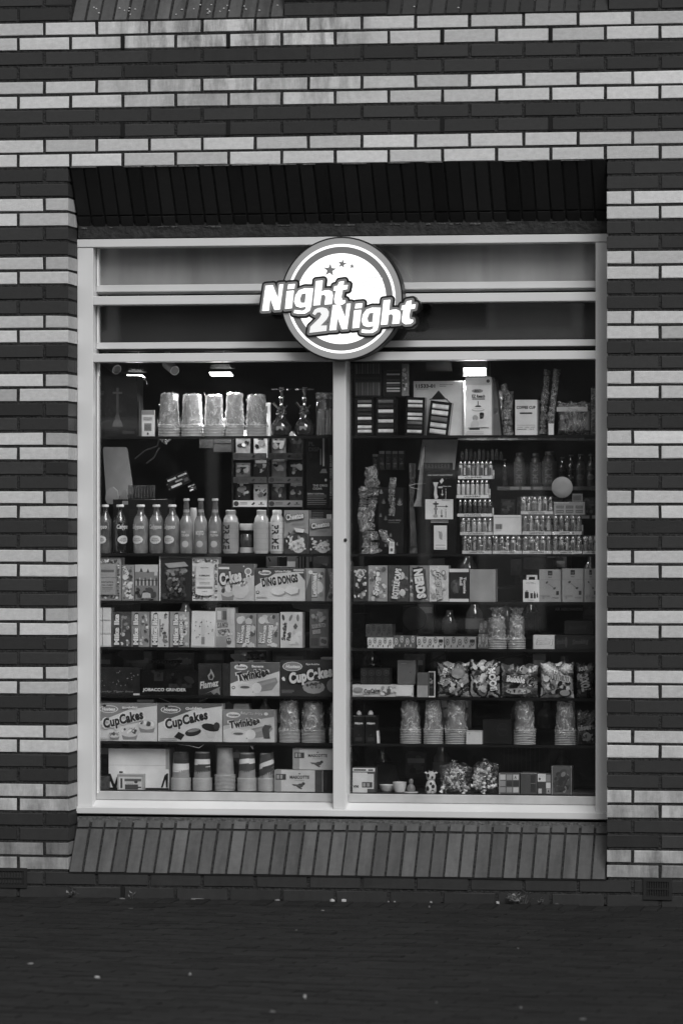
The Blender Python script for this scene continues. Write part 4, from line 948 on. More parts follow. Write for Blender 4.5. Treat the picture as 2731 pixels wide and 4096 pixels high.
box('A', 1372, 522, 1512, 1, 'tall black cigar display carton beside the mullion', .012, [t('PL\nDISP', .35, .88, .5, .14, .22), t('THE ORIGI\nCIGAR', .62, .30, .66, .075, .5, b=.015), t('DISPLAY CONTAINS:', .42, .205, .75, .02, .5), ln(.04, .18, .9, 6, .3, .008, .026), r(.74, .6, .82, 1, .5), r(.62, .62, .68, .85, .3), g([(.6, .5), (.95, .5), (.88, .56), (.72, .56)], .3), e(.88, .4, .05, .02, .6)], d=.1, Y=YD+.14, name='cigar_carton', z0=960)
box('A', 1512, 522, 1552, 1, 'narrow black carton with upright pale lettering against the mullion', .02, [t('1 ORIGINAL CIGAR BRAND', .35, .45, .62, .4, .35, 90)], d=.1, Y=YD+.13, name='cigar_carton', z0=960)
# acrylic rack with price strips
def rack():
    a, _ = Q('A', 906, 520, YD+.2); b_, _ = Q('A', 1352, 520, YD+.2); zt = Q('A', 1100, 520, YD+.2)[1]; zb = SZ[1]
    o = empty('acrylic_rack', (a, YD+.2, zb), 'clear acrylic dispenser rack with three rows of printed label strips', 'rack'); w = b_-a; h = zt-zb
    m = MB(); ac = clear('acrylic', 1.2, .06, .7, .05, .2, 20, diffuse=.05)
    for x in (0, w*.5, w-.004): m.box(x, x+.004, 0, .12, 0, h, ac)
    m.build('side_panel', o)
    for k, (y0, y1) in enumerate(((615, 655), (765, 803), (912, 952))):
        z1 = Q('A', 1100, y0, YD+.2)[1]-zb; z0 = Q('A', 1100, y1, YD+.2)[1]-zb
        m = MB(); m.box(.004, w-.004, .003, .118, z0-.003, z0-.001, ac); m.build('tier', o)
        for j in range(2):
            x0 = .006+j*w*.5; ww = w*.47; m = MB(); tn = (.16, .2, .62)[k] if j == 0 else (.16, .22, .35)[k]
            m.box(x0, x0+ww, -.002, .001, z0, z1, card(tn))
            prints(m, ww, z1-z0, [e(.09, .5, .08, .4, .1), ln(.2, .6, .42, 2, .1, .08, .2), g([(.54, .35), (.62, .75), (.66, .6), (.6, .25)], .03), e(.84, .6, .03, .15, .1), ln(.76, .35, .93, 1, .1, .08)], x0=x0, z0=z0, y=-.002); m.build('price_strip', o)
        for j in range(4):
            m = MB(); x0 = .012+j*w*.245; hh = R.uniform(.3, .75)*(h/3.6)
            m.box(x0, x0+w*.2, .03+.01*j, .06+.01*j, z1*0+z0, z0+.028+hh, foil(R.choice((.05, .12, .3, .5)))); prints(m, w*.2, hh, [bl(0, .1, 1, 1, 12, .2, (.05, .3, .5, .15)), r(.1, .7, .9, .85, .55)], x0=x0, z0=z0+.028, y=.03+.01*j, mk=foil); m.build('sachet_pack', o)
rack()
# dark hanging sachets, tumblers, speaker and the tilted blank panel
for i, (x, y, ww, hh, a, lb) in enumerate(((520, 770, 145, 80, -22, 'dark glossy sachet with white print tilted in the middle of the left bay'), (505, 800, 75, 55, -18, 'small sachet behind the tilted glossy sachet'), (635, 815, 50, 45, -20, 'tiny tilted sachet right of the glossy sachet'))):
    X, Z = Q('A', x, y+hh, YD+.25); k = 1/1.568*MM*1.02; m = MB(); w, h = ww*k, hh*k
    m.box(0, w, 0, .006, 0, h, foil(.03)); prints(m, w, h, [r(.05, .7, .45, .85, .6), r(.55, .72, .95, .85, .5), r(.1, .1, .6, .28, .7), r(.35, .42, .7, .54, .4), r(.75, .2, .95, .5, .2), ln(.1, .6, .9, 1, .3)], mk=foil)
    q = m.build('sachet'); q.location = (X, YD+.25+.01*i, Z); q.rotation_euler = (0, math.radians(a), 0); tag(q, lb, 'packet', 'tilted sachets')
def poly_thing(reg, pts, Y, d, mt, name, label, cat, pr=None, group=None):
    P = [Q(reg, x, y, Y) for x, y in pts]; x0 = min(p[0] for p in P); z0 = min(p[1] for p in P)
    n = len(P); m = MB(); vs = [(x-x0, 0, z-z0) for x, z in P]+[(x-x0, d, z-z0) for x, z in P]
    m.add(vs, [tuple(range(n)), tuple(reversed(range(n, 2*n)))]+[(i, i+n, (i+1) % n+n, (i+1) % n) for i in range(n)], mt)
    if pr: prints(m, max(p[0] for p in P)-x0, max(p[1] for p in P)-z0, pr)
    q = m.build(name); q.location = (x0, Y, z0); return tag(q, label, cat, group)
poly_thing('A', [(120, 900), (290, 870), (250, 590), (240, 578), (105, 577), (98, 590)], .85, .012, plain(.22, .6), 'blank_board', 'plain grey tilted panel standing behind the lemonade bottles', 'panel')
poly_thing('A', [(112, 905), (118, 860), (140, 832), (160, 828), (185, 850), (195, 900), (180, 935), (125, 935)], .80, .02, plain(.28, .6), 'round_disc', 'pale round edged board low on the left behind the lemonade bottles', 'board')
poly_thing('A', [(195, 905), (225, 850), (242, 845), (250, 905)], .8, .02, plain(.2, .6), 'board_offcut', 'small grey wedge shaped board left of the glass tumblers', 'board')
sp_ = box('A', 160, 905, 505, 1, 'black ribbed box behind the lemonade bottles', .015, [r(.17, .9, .28, .97, .3)]+[r(.3, .2+.035*i, .98, .21+.035*i, .06) for i in range(18)], d=.15, Y=YD+.17, name='ribbed_box', cat='box')
for i in range(9):
    x = 255+i*19; m = MB(); a, z1 = Q('A', x, 818, YD+.2); b_, z0 = Q('A', x+17, 903, YD+.2); rr = (b_-a)/2
    m.lathe([(rr*.8, 0), (rr*.85, .002), (rr, z1-z0), (rr*.92, z1-z0), (rr*.75, .004)], M_SMK, 14, cap=False); q = m.build('tumbler', smooth=True); q.location = (a+rr, YD+.2+rr, z0+.001)
    tag(q, 'small clear tumbler in the row on the black ribbed box', 'glass', 'clear tumblers on the ribbed box')
# grille lights / hanging speaker cans
# ---------------------------------------------------------------- lamps under the display ceiling
def lamp(reg, x0, x1, y0, y1, Y, watt, label, housing):
    a, zt = Q(reg, x0, y0, Y); b_, zb = Q(reg, x1, y1, Y); w = b_-a; h = zt-zb
    o = empty('spotlight', ((a+b_)/2, Y, zb), label, 'lamp', 'lit display spotlights')
    m = MB(); k = 1.12 if housing else 1.02
    m.add([(-w/2*k, .02, h*2.2), (w/2*k, .02, h*2.2), (w/2*k*.8, .02, h*3.2), (-w/2*k*.8, .02, h*3.2), (-w/2*k, .11, h*2.2), (w/2*k, .11, h*2.2), (w/2*k*.8, .11, h*3.2), (-w/2*k*.8, .11, h*3.2)],
          [(0, 1, 2, 3), (1, 5, 6, 2), (5, 4, 7, 6), (4, 0, 3, 7), (3, 2, 6, 7)], plain(.02))
    m.box(-.006, .006, .05, .062, h*3.2, max(h*3.3, 2.76-zb), plain(.02))
    if housing:
        m.box(-w/2*k, -w/2, 0, .1, -.002, h*2.2, plain(.02)); m.box(w/2, w/2*k, 0, .1, -.002, h*2.2, plain(.02)); m.box(-w/2*k, w/2*k, -.003, 0, h, h*2.2, plain(.02))
    m.build('lamp_housing', o)
    m = MB(); m.add([(-w/2, 0, h), (w/2, 0, h), (w/2*.82, -.001, 0), (-w/2*.82, -.001, 0), (-w/2*.9, .09, h*.1), (w/2*.9, .09, h*.1)], [(0, 3, 2, 1), (3, 4, 5, 2), (0, 4, 3), (1, 2, 5)], emis('lamp_lens', .8, 9)); m.build('lens', o)
    L = bpy.data.lights.new('lamp_light', 'AREA'); L.shape = 'RECTANGLE'; L.size = w*.9; L.size_y = .07; L.energy = watt; L.spread = math.radians(150)
    lo = bpy.data.objects.new('lamp_light', L); COL.objects.link(lo); lo.parent = o; lo.location = (0, .04, -.006); lo.rotation_euler = (math.radians(-12), 0, 0)
lamp('A', 248, 342, 124, 140, .50, LAMP_W*.16, 'slim lit spotlight near the left end of the display ceiling', False)
lamp('A', 763, 897, 108, 130, .42, LAMP_W*.9, 'lit spotlight hanging over the middle of the left bay cups', False)
lamp('B', 725, 866, 82, 130, .34, LAMP_W*.9, 'brightest spotlight, black framed, hanging over the tall lighter box', True)
def can(pts, lb):
    (xa, ya, ra), (xb, yb, rb) = pts; A_ = Q('A', xa, ya, .7); B_ = Q('A', xb, yb, .62); s = MM/1.568*1.04
    o = empty('ceiling_camera_tube', (A_[0], .7, A_[1]), lb, 'tube lamp', 'unlit ceiling tube lamps')
    m = MB(); p0 = Vector((0, 0, 0)); p1 = Vector((B_[0]-A_[0], -.08, B_[1]-A_[1]))
    m.tube([p0, p0.lerp(p1, .5), p1], [ra*s, (ra+rb)/2*s, rb*s], plain(.16, .5), 20); m.build('tube_housing', o, True)
    m = MB(); m.tube([p1-(p1-p0).normalized()*.004, p1+(p1-p0).normalized()*.0015], [rb*s*.85, rb*s*.85], plain(.01, .6), 20); m.build('tube_mouth', o, True)
    m = MB(); m.box(-.01, .01, -.01, .01, 0, 2.76-A_[1], plain(.1)); m.build('bracket', o)
can([(500, 52, 34), (548, 98, 30)], 'unlit white tube lamp with a dark mouth over the first cup stacks')
can([(110, 20, 42), (185, 92, 32)], 'unlit white tube lamp at the left end of the display ceiling')
m = MB(); P = [Q('A', x, y, .56) for x, y in ((150, 122), (190, 108), (230, 112), (270, 126), (330, 145), (370, 160), (376, 185))]
m.tube([(x, .56, z) for x, z in P], .0016, plain(.03), 6); tag(m.build('lamp_cable'), 'thin black cable looping past the slim left spotlight', 'cable')
m = MB(); a, z1 = Q('B', 690, 517, YD+.345); b_, z0 = Q('B', 1560, 530, YD+.345); x = 0
while x < b_-a:
    w_ = R.uniform(.02, .06); m.box(x, min(x+w_, b_-a), 0, .004, 0, z1-z0, plain(R.choice((.5, .2, .7, .35, .6)), .15)); x += w_+.002  # pale segments painted as highlights of the shelf edge
q = m.build('painted_glints'); q.location = (a, YD+.345, z0); tag(q, 'pale segments painted as glints along the rear edge of the right top shelf', 'strip')
# ---------------------------------------------------------------- third shelf, left bay
orn = [bl(.02, .02, .98, .14, 26, .05, (.3, .15, .25, .7)), bl(.02, .86, .98, .98, 26, .05, (.3, .15, .25, .7)), bl(.0, .1, .14, .9, 30, .05, (.3, .15, .7)), bl(.86, .1, 1, .9, 30, .05, (.3, .15, .7))]
box('C', 60, 48, 212, 2, 'tall ornamental tea carton at the left end of the third shelf', .38, orn+[r(.14, .14, .8, .85, .42), r(.2, .66, .75, .72, .25), t('FANTASTICA', .47, .43, .5, .04, .1), t('TEA CHEST', .47, .36, .5, .035, .2), ln(.25, .3, .7, 2, .25), t('* * *', .47, .22, .2, .03, .1), e(.47, .78, .14, .04, .35), r(.06, .535, .94, .54, .2)], name='tea_box')
box('C', 214, 94, 296, 2, 'small popcorn carton with a curved title beside the ornamental tea carton', .35, [bl(.02, .02, .98, .55, 36, .13, (.75, .6, .3, .8, .15)), t('POPPIN', .4, .8, .36, .3, .8, -62, ol=.05, b=.05), e(.3, .66, .2, .08, .6), bl(.5, .55, .98, .98, 10, .12, (.1, .25))], name='popcorn_box')
box('C', 298, 92, 445, 2, 'carton with a photograph of towers and a hand, third shelf', .3, [r(0, .8, 1, 1, .5), r(.05, .6, .95, .8, .3), g([(.2, .8), (.27, .92), (.35, .8)], .12), g([(.5, .78), (.57, .9), (.63, .78)], .12), r(.84, .7, .97, .92, .5)]+[r(.03+.08*i, .42, .08+.08*i, .56+.04*(i % 3), (.55, .2)[i % 2]) for i in range(12)]+[r(0, .56, 1, .58, .12), bl(0, 0, 1, .4, 24, .12, (.06, .12, .2)), g([(.3, .08), (.7, .08), (.68, .2), (.55, .23), (.35, .22)], .5), ln(.05, .06, .9, 1, .4)], name='picture_box')
box('C', 450, 40, 655, 2, 'framed dark mottled photograph print with a white left edge', .06, [r(0, 0, .04, 1, .8), r(.04, .96, 1, 1, .3), bl(.14, .55, .9, .8, 40, .07, (.3, .2, .12, .4)), bl(.2, .1, .85, .6, 60, .06, (.25, .12, .04, .35, .18)), g([(.18, .84), (.8, .88), (.92, .78), (.3, .74)], .45), bl(.06, .0, .96, .2, 20, .06, (.03, .15))], d=.02, name='framed_picture', cat='picture')
box('C', 656, 45, 822, 2, 'white ornate patterned carton with a scalloped label on the third shelf', .62, orn+[r(.16, .16, .84, .84, .7), e(.5, .84, .3, .04, .7), e(.5, .16, .3, .04, .7), t('BRITISH', .5, .76, .3, .03, .3), t('KUSMELINIK', .5, .58, .42, .04, .12, b=.04), r(.2, .5, .8, .505, .3), r(.2, .28, .8, .33, .3), ln(.3, .42, .7, 2, .35), t('PARIS', .5, .22, .2, .025, .35)], name='ornate_box')
def cakes(title, sub, tone, ttone, tol, x=.5, rot=14, heart=True, art=()):
    return [g([(0, .48), (0, 1), (1, 1), (1, .94), (.55, .84)], tone[1]), e(.2, .84, .16, .10, .75), e(.2, .84, .145, .085, tone[1]), t('Hostess', .2, .84, .22, .09, .8, 0, b=.05, sh=.2), e(.13, .93, .03, .03, .05)]+list(art)+[t(sub, .56, .88, .26, .075, .82, 2, b=.05), t(title, x, .55, .68, .34, ttone, rot, ol=tol, b=.05, sh=.12, oe=.06), ln(.03, .07, .3, 2, .35, .015, .04)]
def muffin(cx, cy, s): return [g([(cx-.10*s, cy-.16*s), (cx+.10*s, cy-.16*s), (cx+.13*s, cy), (cx-.13*s, cy)], .3), e(cx, cy+.02*s, .15*s, .12*s, .5), bl(cx-.13*s, cy-.04*s, cx+.13*s, cy+.13*s, 12, .05*s, (.2, .7, .35))]
box('C', 818, 88, 1046, 2, 'pale cake carton with an award rosette and two cupcakes on the third shelf', .5, [g([(0, .5), (0, 1), (1, 1), (1, .7), (.5, .55)], .22)]+muffin(.27, .26, 1.5)+[e(.62, .3, .24, .24, .6), bl(.42, .38, .85, .55, 14, .05, (.25, .4, .7))]+[e(.84, .8, .1, .1, .65), e(.84, .8, .07, .07, .35), g([(.78, .7), (.84, .72), (.8, .58)], .7), g([(.86, .72), (.92, .7), (.93, .58)], .7), r(.02, .86, .32, .92, .7), t('Cakes', .35, .64, .62, .34, .85, 12, ol=.04, b=.06, sh=.15), e(.72, .94, .02, .02, .6)], name='cake_box')
box('C', 1048, 115, 1366, 2, 'wide white cake carton lettered Ding Dongs with two round cakes', .6, [g([(0, .45), (0, 1), (1, 1), (1, .62), (.85, .9), (.4, .84)], .2), e(.2, .87, .13, .08, .75), t('Hostess', .2, .87, .2, .08, .15, b=.04, sh=.2), e(.13, .93, .025, .03, .05), t('White Fudge', .56, .9, .32, .08, .8, 2, b=.04), r(.77, .93, .98, .97, .6), r(.8, .85, .97, .9, .6),
      t('DING DONGS', .5, .63, .72, .26, .05, 8, ol=.7, b=.06), e(.48, .27, .15, .13, .4), e(.46, .31, .15, .12, .72), g([(.58, .28), (.66, .46), (.9, .36), (.88, .2), (.74, .16)], .42), g([(.58, .32), (.67, .48), (.87, .40), (.86, .26), (.72, .2)], .68), e(.06, .27, .035, .05, .15), e(.06, .27, .022, .03, .6), ln(.04, .12, .25, 2, .3)], name='cake_box')
box('C', 1368, 115, 1490, 2, 'sweet carton with an upright curved lemon title by the mullion, third shelf', .4, [g([(0, .3), (.3, .9), (.3, 0), (0, 0)], .22), e(.62, .42, .3, .2, .6), t('Lemonhead', .45, .5, .72, .28, .85, 90, ol=.06, b=.06), e(.8, .2, .12, .08, .3), e(.25, .88, .12, .06, .75), bl(.6, .6, .98, .98, 8, .12, (.55, .25))], name='sweet_box')
box('C', 1491, 117, 1560, 2, 'grey sweet carton tucked against the mullion on the third shelf', .3, [g([(0, 0), (.5, .5), (.2, 1), (0, 1)], .2), t('Candy', .6, .65, .5, .4, .5, 90), bl(.1, .05, .9, .35, 9, .15, (.45, .2))], name='sweet_box')
# background pieces above the third shelf
box('C', 1118, 42, 1248, 2, 'white edged card standing behind the wide white cake carton', .03, [r(.02, .02, .55, 1, .6), g([(.1, .9), (.16, .9), (.25, .5), (.18, .5)], .02), r(.6, 0, .62, 1, .4), r(0, 0, 1, .03, .7)], d=.02, Y=YD+.2, z0=104, name='shelf_card', cat='card')
box('C', 1308, 42, 1410, 2, 'striped card standing behind the lemon sweet carton', .03, [r(.02, 0, .12, .9, .5), r(.2, 0, .3, 1, .5), r(.38, .1, .5, 1, .45), r(.62, .1, .8, 1, .5), r(.86, .6, .98, 1, .5)], d=.02, Y=YD+.2, z0=118, name='shelf_card', cat='card')
# third shelf, right bay
box('D', 33, 104, 126, 2, 'dark sweet carton of mottled shapes beside the mullion in the right bay', .1, [bl(.02, .02, .98, .98, 60, .13, (.3, .05, .5, .15, .7, .03)), e(.5, .8, .3, .13, .5), bl(.25, .7, .75, .9, 9, .1, (.1, .3, .7))], name='sweet_box')
sw = lambda s, tn: [bl(.0, .0, 1, 1, 46, .1, tn)]
box('D', 127, 98, 250, 2, 'sweet carton lettered Spree on its side over round sweets', .4, [bl(0, 0, 1, 1, 44, .11, (.5, .32, .6, .25, .45)), t('Spree', .47, .5, .68, .34, .85, -84+168, ol=.1, b=.06, sh=.15)], name='sweet_box')
box('D', 252, 98, 385, 2, 'sweet carton lettered Bottle Caps on its side', .18, [bl(0, 0, 1, 1, 44, .1, (.3, .12, .4, .2, .5)), e(.65, .72, .16, .11, .55), t('BOTTLE CAPS', .42, .5, .85, .3, .75, 82, ol=.05, b=.06), e(.7, .25, .14, .1, .6)], name='sweet_box')
box('D', 387, 98, 508, 2, 'sweet carton with big white wobbly letters reading Nerds', .3, [bl(0, 0, 1, 1, 56, .1, (.5, .15, .65, .3, .4, .08)), g([(.25, .05), (.95, .1), (.85, .9), (.15, .95)], .1), t('NERDS', .55, .5, .82, .5, .9, 82-164, ol=.02, b=.07, oe=.07)], name='sweet_box')
box('D', 509, 98, 633, 2, 'pale sweet carton of rings with an upright title, right of the wobbly letters', .55, [bl(0, 0, 1, 1, 30, .12, (.65, .4, .5, .7)), e(.75, .8, .12, .08, .3), e(.75, .8, .07, .05, .65), e(.3, .8, .14, .08, .35), e(.3, .8, .09, .05, .6), t('GOBSTOPPER', .5, .42, .76, .28, .5, -84, ol=.12, b=.06)], name='sweet_box')
box('D', 634, 118, 760, 2, 'dark chocolate roll carton with white top and bottom bands', .06, [r(0, .9, 1, 1, .75), r(0, 0, 1, .09, .7), e(.32, .48, .24, .2, .15), t('Tootsie\nRoll', .7, .5, .5, .34, .75, -90, b=.05), t('MIDGEES', .33, .48, .34, .16, .3, -90), bl(.1, .2, .5, .8, 10, .08, (.12, .25))], name='sweet_box')
box('D', 762, 122, 926, 2, 'plain blank grey carton right of the chocolate roll carton', .40, [r(0, .62, 1, .625, .3), r(.93, .03, 1, .97, .46), r(.0, .0, .93, .05, .34)], name='blank_carton')
box('D', 1096, 188, 1201, 2, 'white charger pack with a hanging tab and black plug pictures', .72, [t('Fast Charger\nPower Adapter', .5, .86, .6, .1, .4), r(.12, .17, .36, .46, .02), r(.46, .17, .6, .40, .03), r(.66, .17, .78, .40, .03), r(.84, .2, .92, .38, .03), r(.69, .40, .73, .48, .03), r(.18, .46, .22, .53, .03), r(.26, .46, .30, .53, .03), r(.86, .38, .88, .46, .03), ln(.3, .08, .7, 1, .4)], name='charger_pack', cat='packet', d=.03)
m = MB(); a, z1 = Q('D', 1118, 158, YD); b_, z0 = Q('D', 1186, 188, YD); w = b_-a; h = z1-z0
m.box(0, w, 0, .003, h*.6, h, plain(.7)); m.box(0, w*.22, 0, .003, 0, h*.6, plain(.7)); m.box(w*.78, w, 0, .003, 0, h*.6, plain(.7)); q = m.build('hang_tab'); q.location = (a, YD+.01, z0+.001)
tag(q, 'slotted hanging tab rising above the white charger pack', 'tab')
for i, (x0, yt, x1, lb) in enumerate(((1198, 122, 1338, 'earphone carton with a dark square beside the white charger pack'), (1341, 117, 1478, 'middle earphone carton with a thin wire picture'), (1480, 117, 1562, 'earphone carton cut off by the right window post'))):
    box('D', x0, yt, x1, 2, lb, .42, [r(0, .68, 1, .69, .3), r(.4, .82, .6, .96, .06), r(.43, .85, .57, .9, .25), t('HD4', .5, .76, .15, .03, .2), e(.35, .6, .07, .03, .2, .6), e(.7, .42, .07, .03, .2, .5), g([(.35, .6), (.36, .6), (.68, .43), (.67, .42)], .25), r(.78, .22, .9, .34, .1), ln(.1, .2, .5, 2, .3), e(.2, .14, .05, .05, .3), r(.97, 0, 1, 1, .3), r(.6, .12, .9, .16, .3)], name='earphone_box', group='earphone cartons on the third shelf')
# ---------------------------------------------------------------- fourth shelf, left bay
k = 0
for (x0, x1) in ((60, 95), (96, 150)):
    for (y0, y1) in ((362, 444), (446, 528), (530, 606)):
        k += 1
        box('C', x0, y0, x1, 3, 'small white carton, %s of the %s column, at the left end of its shelf' % (('top', 'middle', 'bottom')[(k-1) % 3], 'left' if k < 4 else 'right'), .62, [r(.05, .05, .95, .12, .5)], z0=y1 if y1 < 600 else None, name='white_carton', group='stack of small white cartons')
MI = ((153, 271, .13, .5, 'darkest of the four fruit chew cartons with upright titles'), (273, 391, .34, .7, 'grey fruit chew carton, second of the four with upright titles'), (393, 511, .6, .03, 'pale fruit chew carton, third of the four with upright titles'), (513, 638, .45, .1, 'fruit chew carton with two upright title lines, rightmost of the four'))
for i, (x0, x1, tn, tt, lb) in enumerate(MI):
    pr = [bl(.45, .02, 1, .98, 26, .1, (.6, .3, .15, .5)), r(0, 0, .06, 1, .25)]
    if i == 3: pr += [t('Mike Ike', .34, .5, .88, .26, .8, 90, ol=.05, b=.07), t('Mega MIX', .64, .42, .7, .22, .75, 90, ol=.05, b=.06)]
    else: pr += [t('Mike Ike', .27, .5, .88, .28, .88, 90, ol=.04, b=.07), r(.53, .3, .58, .8, .3)]
    box('C', x0, 388, x1, 3, lb, tn, pr, name='chew_box', group='fruit chew cartons with upright titles')
box('C', 648, 382, 799, 3, 'leaning white carton sprinkled with small dark specks', .7, [e(R.uniform(.1, .9), R.uniform(.15, .85), .03, .015, R.choice((.3, .15, .4)), R.uniform(0, 3)) for i in range(16)]+[r(.45, .1, .58, .3, .35), r(.45, .35, .58, .8, .6), r(0, .03, 1, .05, .5)], lean=1.5, name='speckled_box')
box('C', 801, 362, 926, 3, 'tall pale sour sweet carton with pictures of fruit gummies', .52, [r(.05, .62, .6, .98, .4), r(.1, .7, .3, .92, .6), r(.38, .7, .58, .92, .25), r(.8, .6, .97, .98, .6), t('SOUR PATCH\nWATERMELON', .42, .48, .62, .3, .2, 6, ol=.6, b=.05), r(.05, .02, .6, .28, .38), e(.7, .16, .13, .09, .25), e(.66, .19, .03, .02, .75), e(.76, .19, .03, .02, .75), bl(.05, .28, .95, .4, 10, .08, (.5, .3, .65))], name='sour_sweet_box')
for i, (x0, yt, x1, lb) in enumerate(((927, 398, 1062, 'hard sweet carton with a pale balloon of sweets, left of its twin'), (1064, 398, 1203, 'hard sweet carton with a pale balloon of sweets, right of its twin'))):
    box('C', x0, yt, x1, 3, lb, .36, [bl(0, .6, 1, 1, 16, .16, (.5, .42, .3)), e(.22, .8, .16, .11, .6), e(.75, .9, .08, .06, .2), t('JOLLY\nRANCHER', .25, .4, .56, .3, .75, 84, ol=.05, b=.07), t('GUMMIES', .6, .4, .54, .22, .75, 84, ol=.08, b=.07), bl(.7, .3, 1, .7, 8, .1, (.5, .25)), bl(.3, 0, 1, .14, 8, .1, (.55, .6))], name='hard_sweet_box', group='twin hard sweet cartons')
box('C', 1207, 390, 1348, 3, 'pale gummy fish carton with upright lettering on the fourth shelf', .6, [e(.14, .85, .06, .09, .15, .2), e(.48, .84, .06, .1, .3, -.4), e(.8, .84, .06, .1, .3), t('Swedish\nFish', .3, .45, .5, .42, .08, 84, b=.05, sh=.1), bl(.4, .05, 1, .5, 20, .12, (.75, .5, .7)), g([(.6, .6), (.7, .7), (.8, .6), (.7, .52)], .25)], name='gummy_box')
box('C', 1392, 370, 1514, 3, 'darker fruit gummy carton standing alone near the mullion', .22, [bl(.05, .55, .95, .98, 20, .12, (.3, .15, .4)), t('SOUR PATCH\nBERRIES', .5, .5, .75, .26, .4, 8, ol=.08, b=.06), r(.55, .06, .92, .28, .3), e(.68, .18, .1, .06, .2), e(.8, .16, .1, .06, .2), r(.06, .06, .45, .25, .15)], name='gummy_box')
poly_thing('C', [(710, 340), (890, 338), (895, 360), (800, 372), (712, 362)], YD+.14, .05, foil(.1), 'crinkled_packet', 'crinkled film packet lying behind the sour sweet carton', 'packet', [bl(0, 0, 1, 1, 16, .3, (.3, .05, .5))])
poly_thing('C', [(1280, 338), (1510, 338), (1512, 365), (1400, 392), (1290, 362)], YD+.16, .05, plain(.35), 'pale_tray', 'pale tray edge behind the gummy fish carton', 'tray')
poly_thing('C', [(1093, 358), (1205, 356), (1207, 396), (1094, 396)], YD+.1, .04, plain(.02), 'black_packet', 'flat black packet on top of the right hard sweet carton', 'packet')
# fourth shelf, right bay : paisley tissue boxes
pais = lambda n, t0, t1: [p for i in range(n) for p in (e((i+.5)/n, .55+.18*(i % 2), .32/n, .28, t1), e((i+.5)/n, .55+.18*(i % 2), .22/n, .2, t0), e((i+.5)/n, .55+.18*(i % 2), .12/n, .11, t1), e((i+.1)/n, .22, .1/n, .12, t1))]
for (x0, yt, x1, t0, t1, n, z0, lb, Yq) in ((112, 466, 280, .14, .05, 5, 546, 'dim paisley carton stacked on the pale paisley carton, right bay fourth shelf', YD+.02), (122, 550, 284, .55, .15, 5, None, 'pale paisley carton under the dim one at the left of the right bay', YD),
      (286, 538, 428, .28, .5, 4, None, 'grey scroll patterned carton second from the mullion', YD+.01), (430, 546, 602, .5, .14, 5, None, 'pale scroll patterned carton in the middle of the row', YD), (604, 546, 802, .42, .12, 5, None, 'long scroll patterned carton with a dark patch at its end', YD), (815, 528, 882, .26, .45, 3, None, 'narrow patterned carton left of the wrapped cups', YD+.02), (822, 445, 905, .2, .35, 3, 526, 'patterned carton stacked on the narrow one behind the wrapped cups', YD+.06)):
    pr = pais(n, t0, t1)+([r(.82, .55, .98, .8, .06)] if 'dark patch' in lb or 'middle' in lb else [])
    box('D', x0, yt, x1, 3, lb, t0, pr, z0=z0, Y=Yq, name='patterned_box', group='paisley and scroll patterned cartons', d=.09)
box('D', 1159, 534, 1296, 3, 'white carton with a handwritten title right of the wrapped cups', .6, [t('Smoking', .55, .5, .75, .5, .8, 4, ol=.35, b=.04, sh=.3), r(0, 0, .04, 1, .4)], name='paper_box')
box('D', 1298, 534, 1556, 3, 'long dark carton with two faint handwritten titles', .045, [t('Smoking', .16, .5, .28, .5, .14, 5, sh=.3), t('Smoking', .62, .5, .4, .45, .16, 5, sh=.3), e(.27, .5, .03, .4, .15)], name='paper_box')
box('D', 1356, 444, 1540, 3, 'dark carton with a faint title stacked on the long dark carton', .03, [t('Smoking', .45, .5, .65, .4, .08, 5, sh=.3)], z0=530, name='paper_box', Y=YD+.02)
poly_thing('D', [(1294, 358), (1478, 358), (1478, 384), (1294, 384)], YD+.2, .01, plain(.02), 'lit_strip_sign', 'narrow dark strip sign with pale characters at the right', 'sign', [t('AIR MERCHANDISE', .5, .5, .96, .7, .35, b=.05)])
# ---------------------------------------------------------------- fifth shelf
box('C', 62, 735, 330, 4, 'film wrapped dark spotted carton at the left end of the fifth shelf', .05, [e(R.uniform(.03, .97), R.uniform(.3, .95), .012, .02, .3) for i in range(22)]+[t('Lucky Tiger Inca', .45, .12, .8, .09, .25, 0, sh=.3), r(.85, 0, 1, .06, .5)], mk=foil, name='film_carton')
box('C', 332, 750, 692, 4, 'black carton with small white capitals reading tobacco grinder', .02, [t('JOBACCO GRINDER', .42, .2, .76, .16, .7, b=.03), r(.24, .55, .4, .9, .07), r(.5, .3, .9, .45, .06), bl(.0, .3, 1, 1, 14, .12, (.03, .05))], mk=foil, name='grinder_carton')
box('C', 694, 712, 892, 4, 'dark carton with a flame emblem and script title', .06, [g([(.34, .5), (.3, .62), (.38, .72), (.4, .84), (.48, .7), (.52, .6), (.46, .48)], .35), g([(.37, .52), (.36, .6), (.42, .7), (.47, .58), (.44, .52)], .06), t('Flamez', .35, .36, .62, .22, .5, 9, ol=.15, b=.03, sh=.3), g([(.2, .05), (.7, .28), (.68, .2), (.7, .02), (.6, .1), (.5, .03), (.4, .12)], .3), r(.75, 0, .78, 1, .02)], mk=foil, name='lighter_carton')
def twink(): return [g([(.05, .0), (.5, .0), (.5, .3), (.2, .48), (0, .36)], .62), e(.3, .28, .15, .09, .55), e(.3, .26, .1, .04, .25), g([(.45, .1), (.85, .18), (.97, .42), (.93, .56), (.55, .42)], .36), e(.54, .24, .1, .16, .68), e(.55, .22, .035, .06, .8), g([(.6, .38), (.92, .5), (.93, .44), (.63, .3)], .45)]
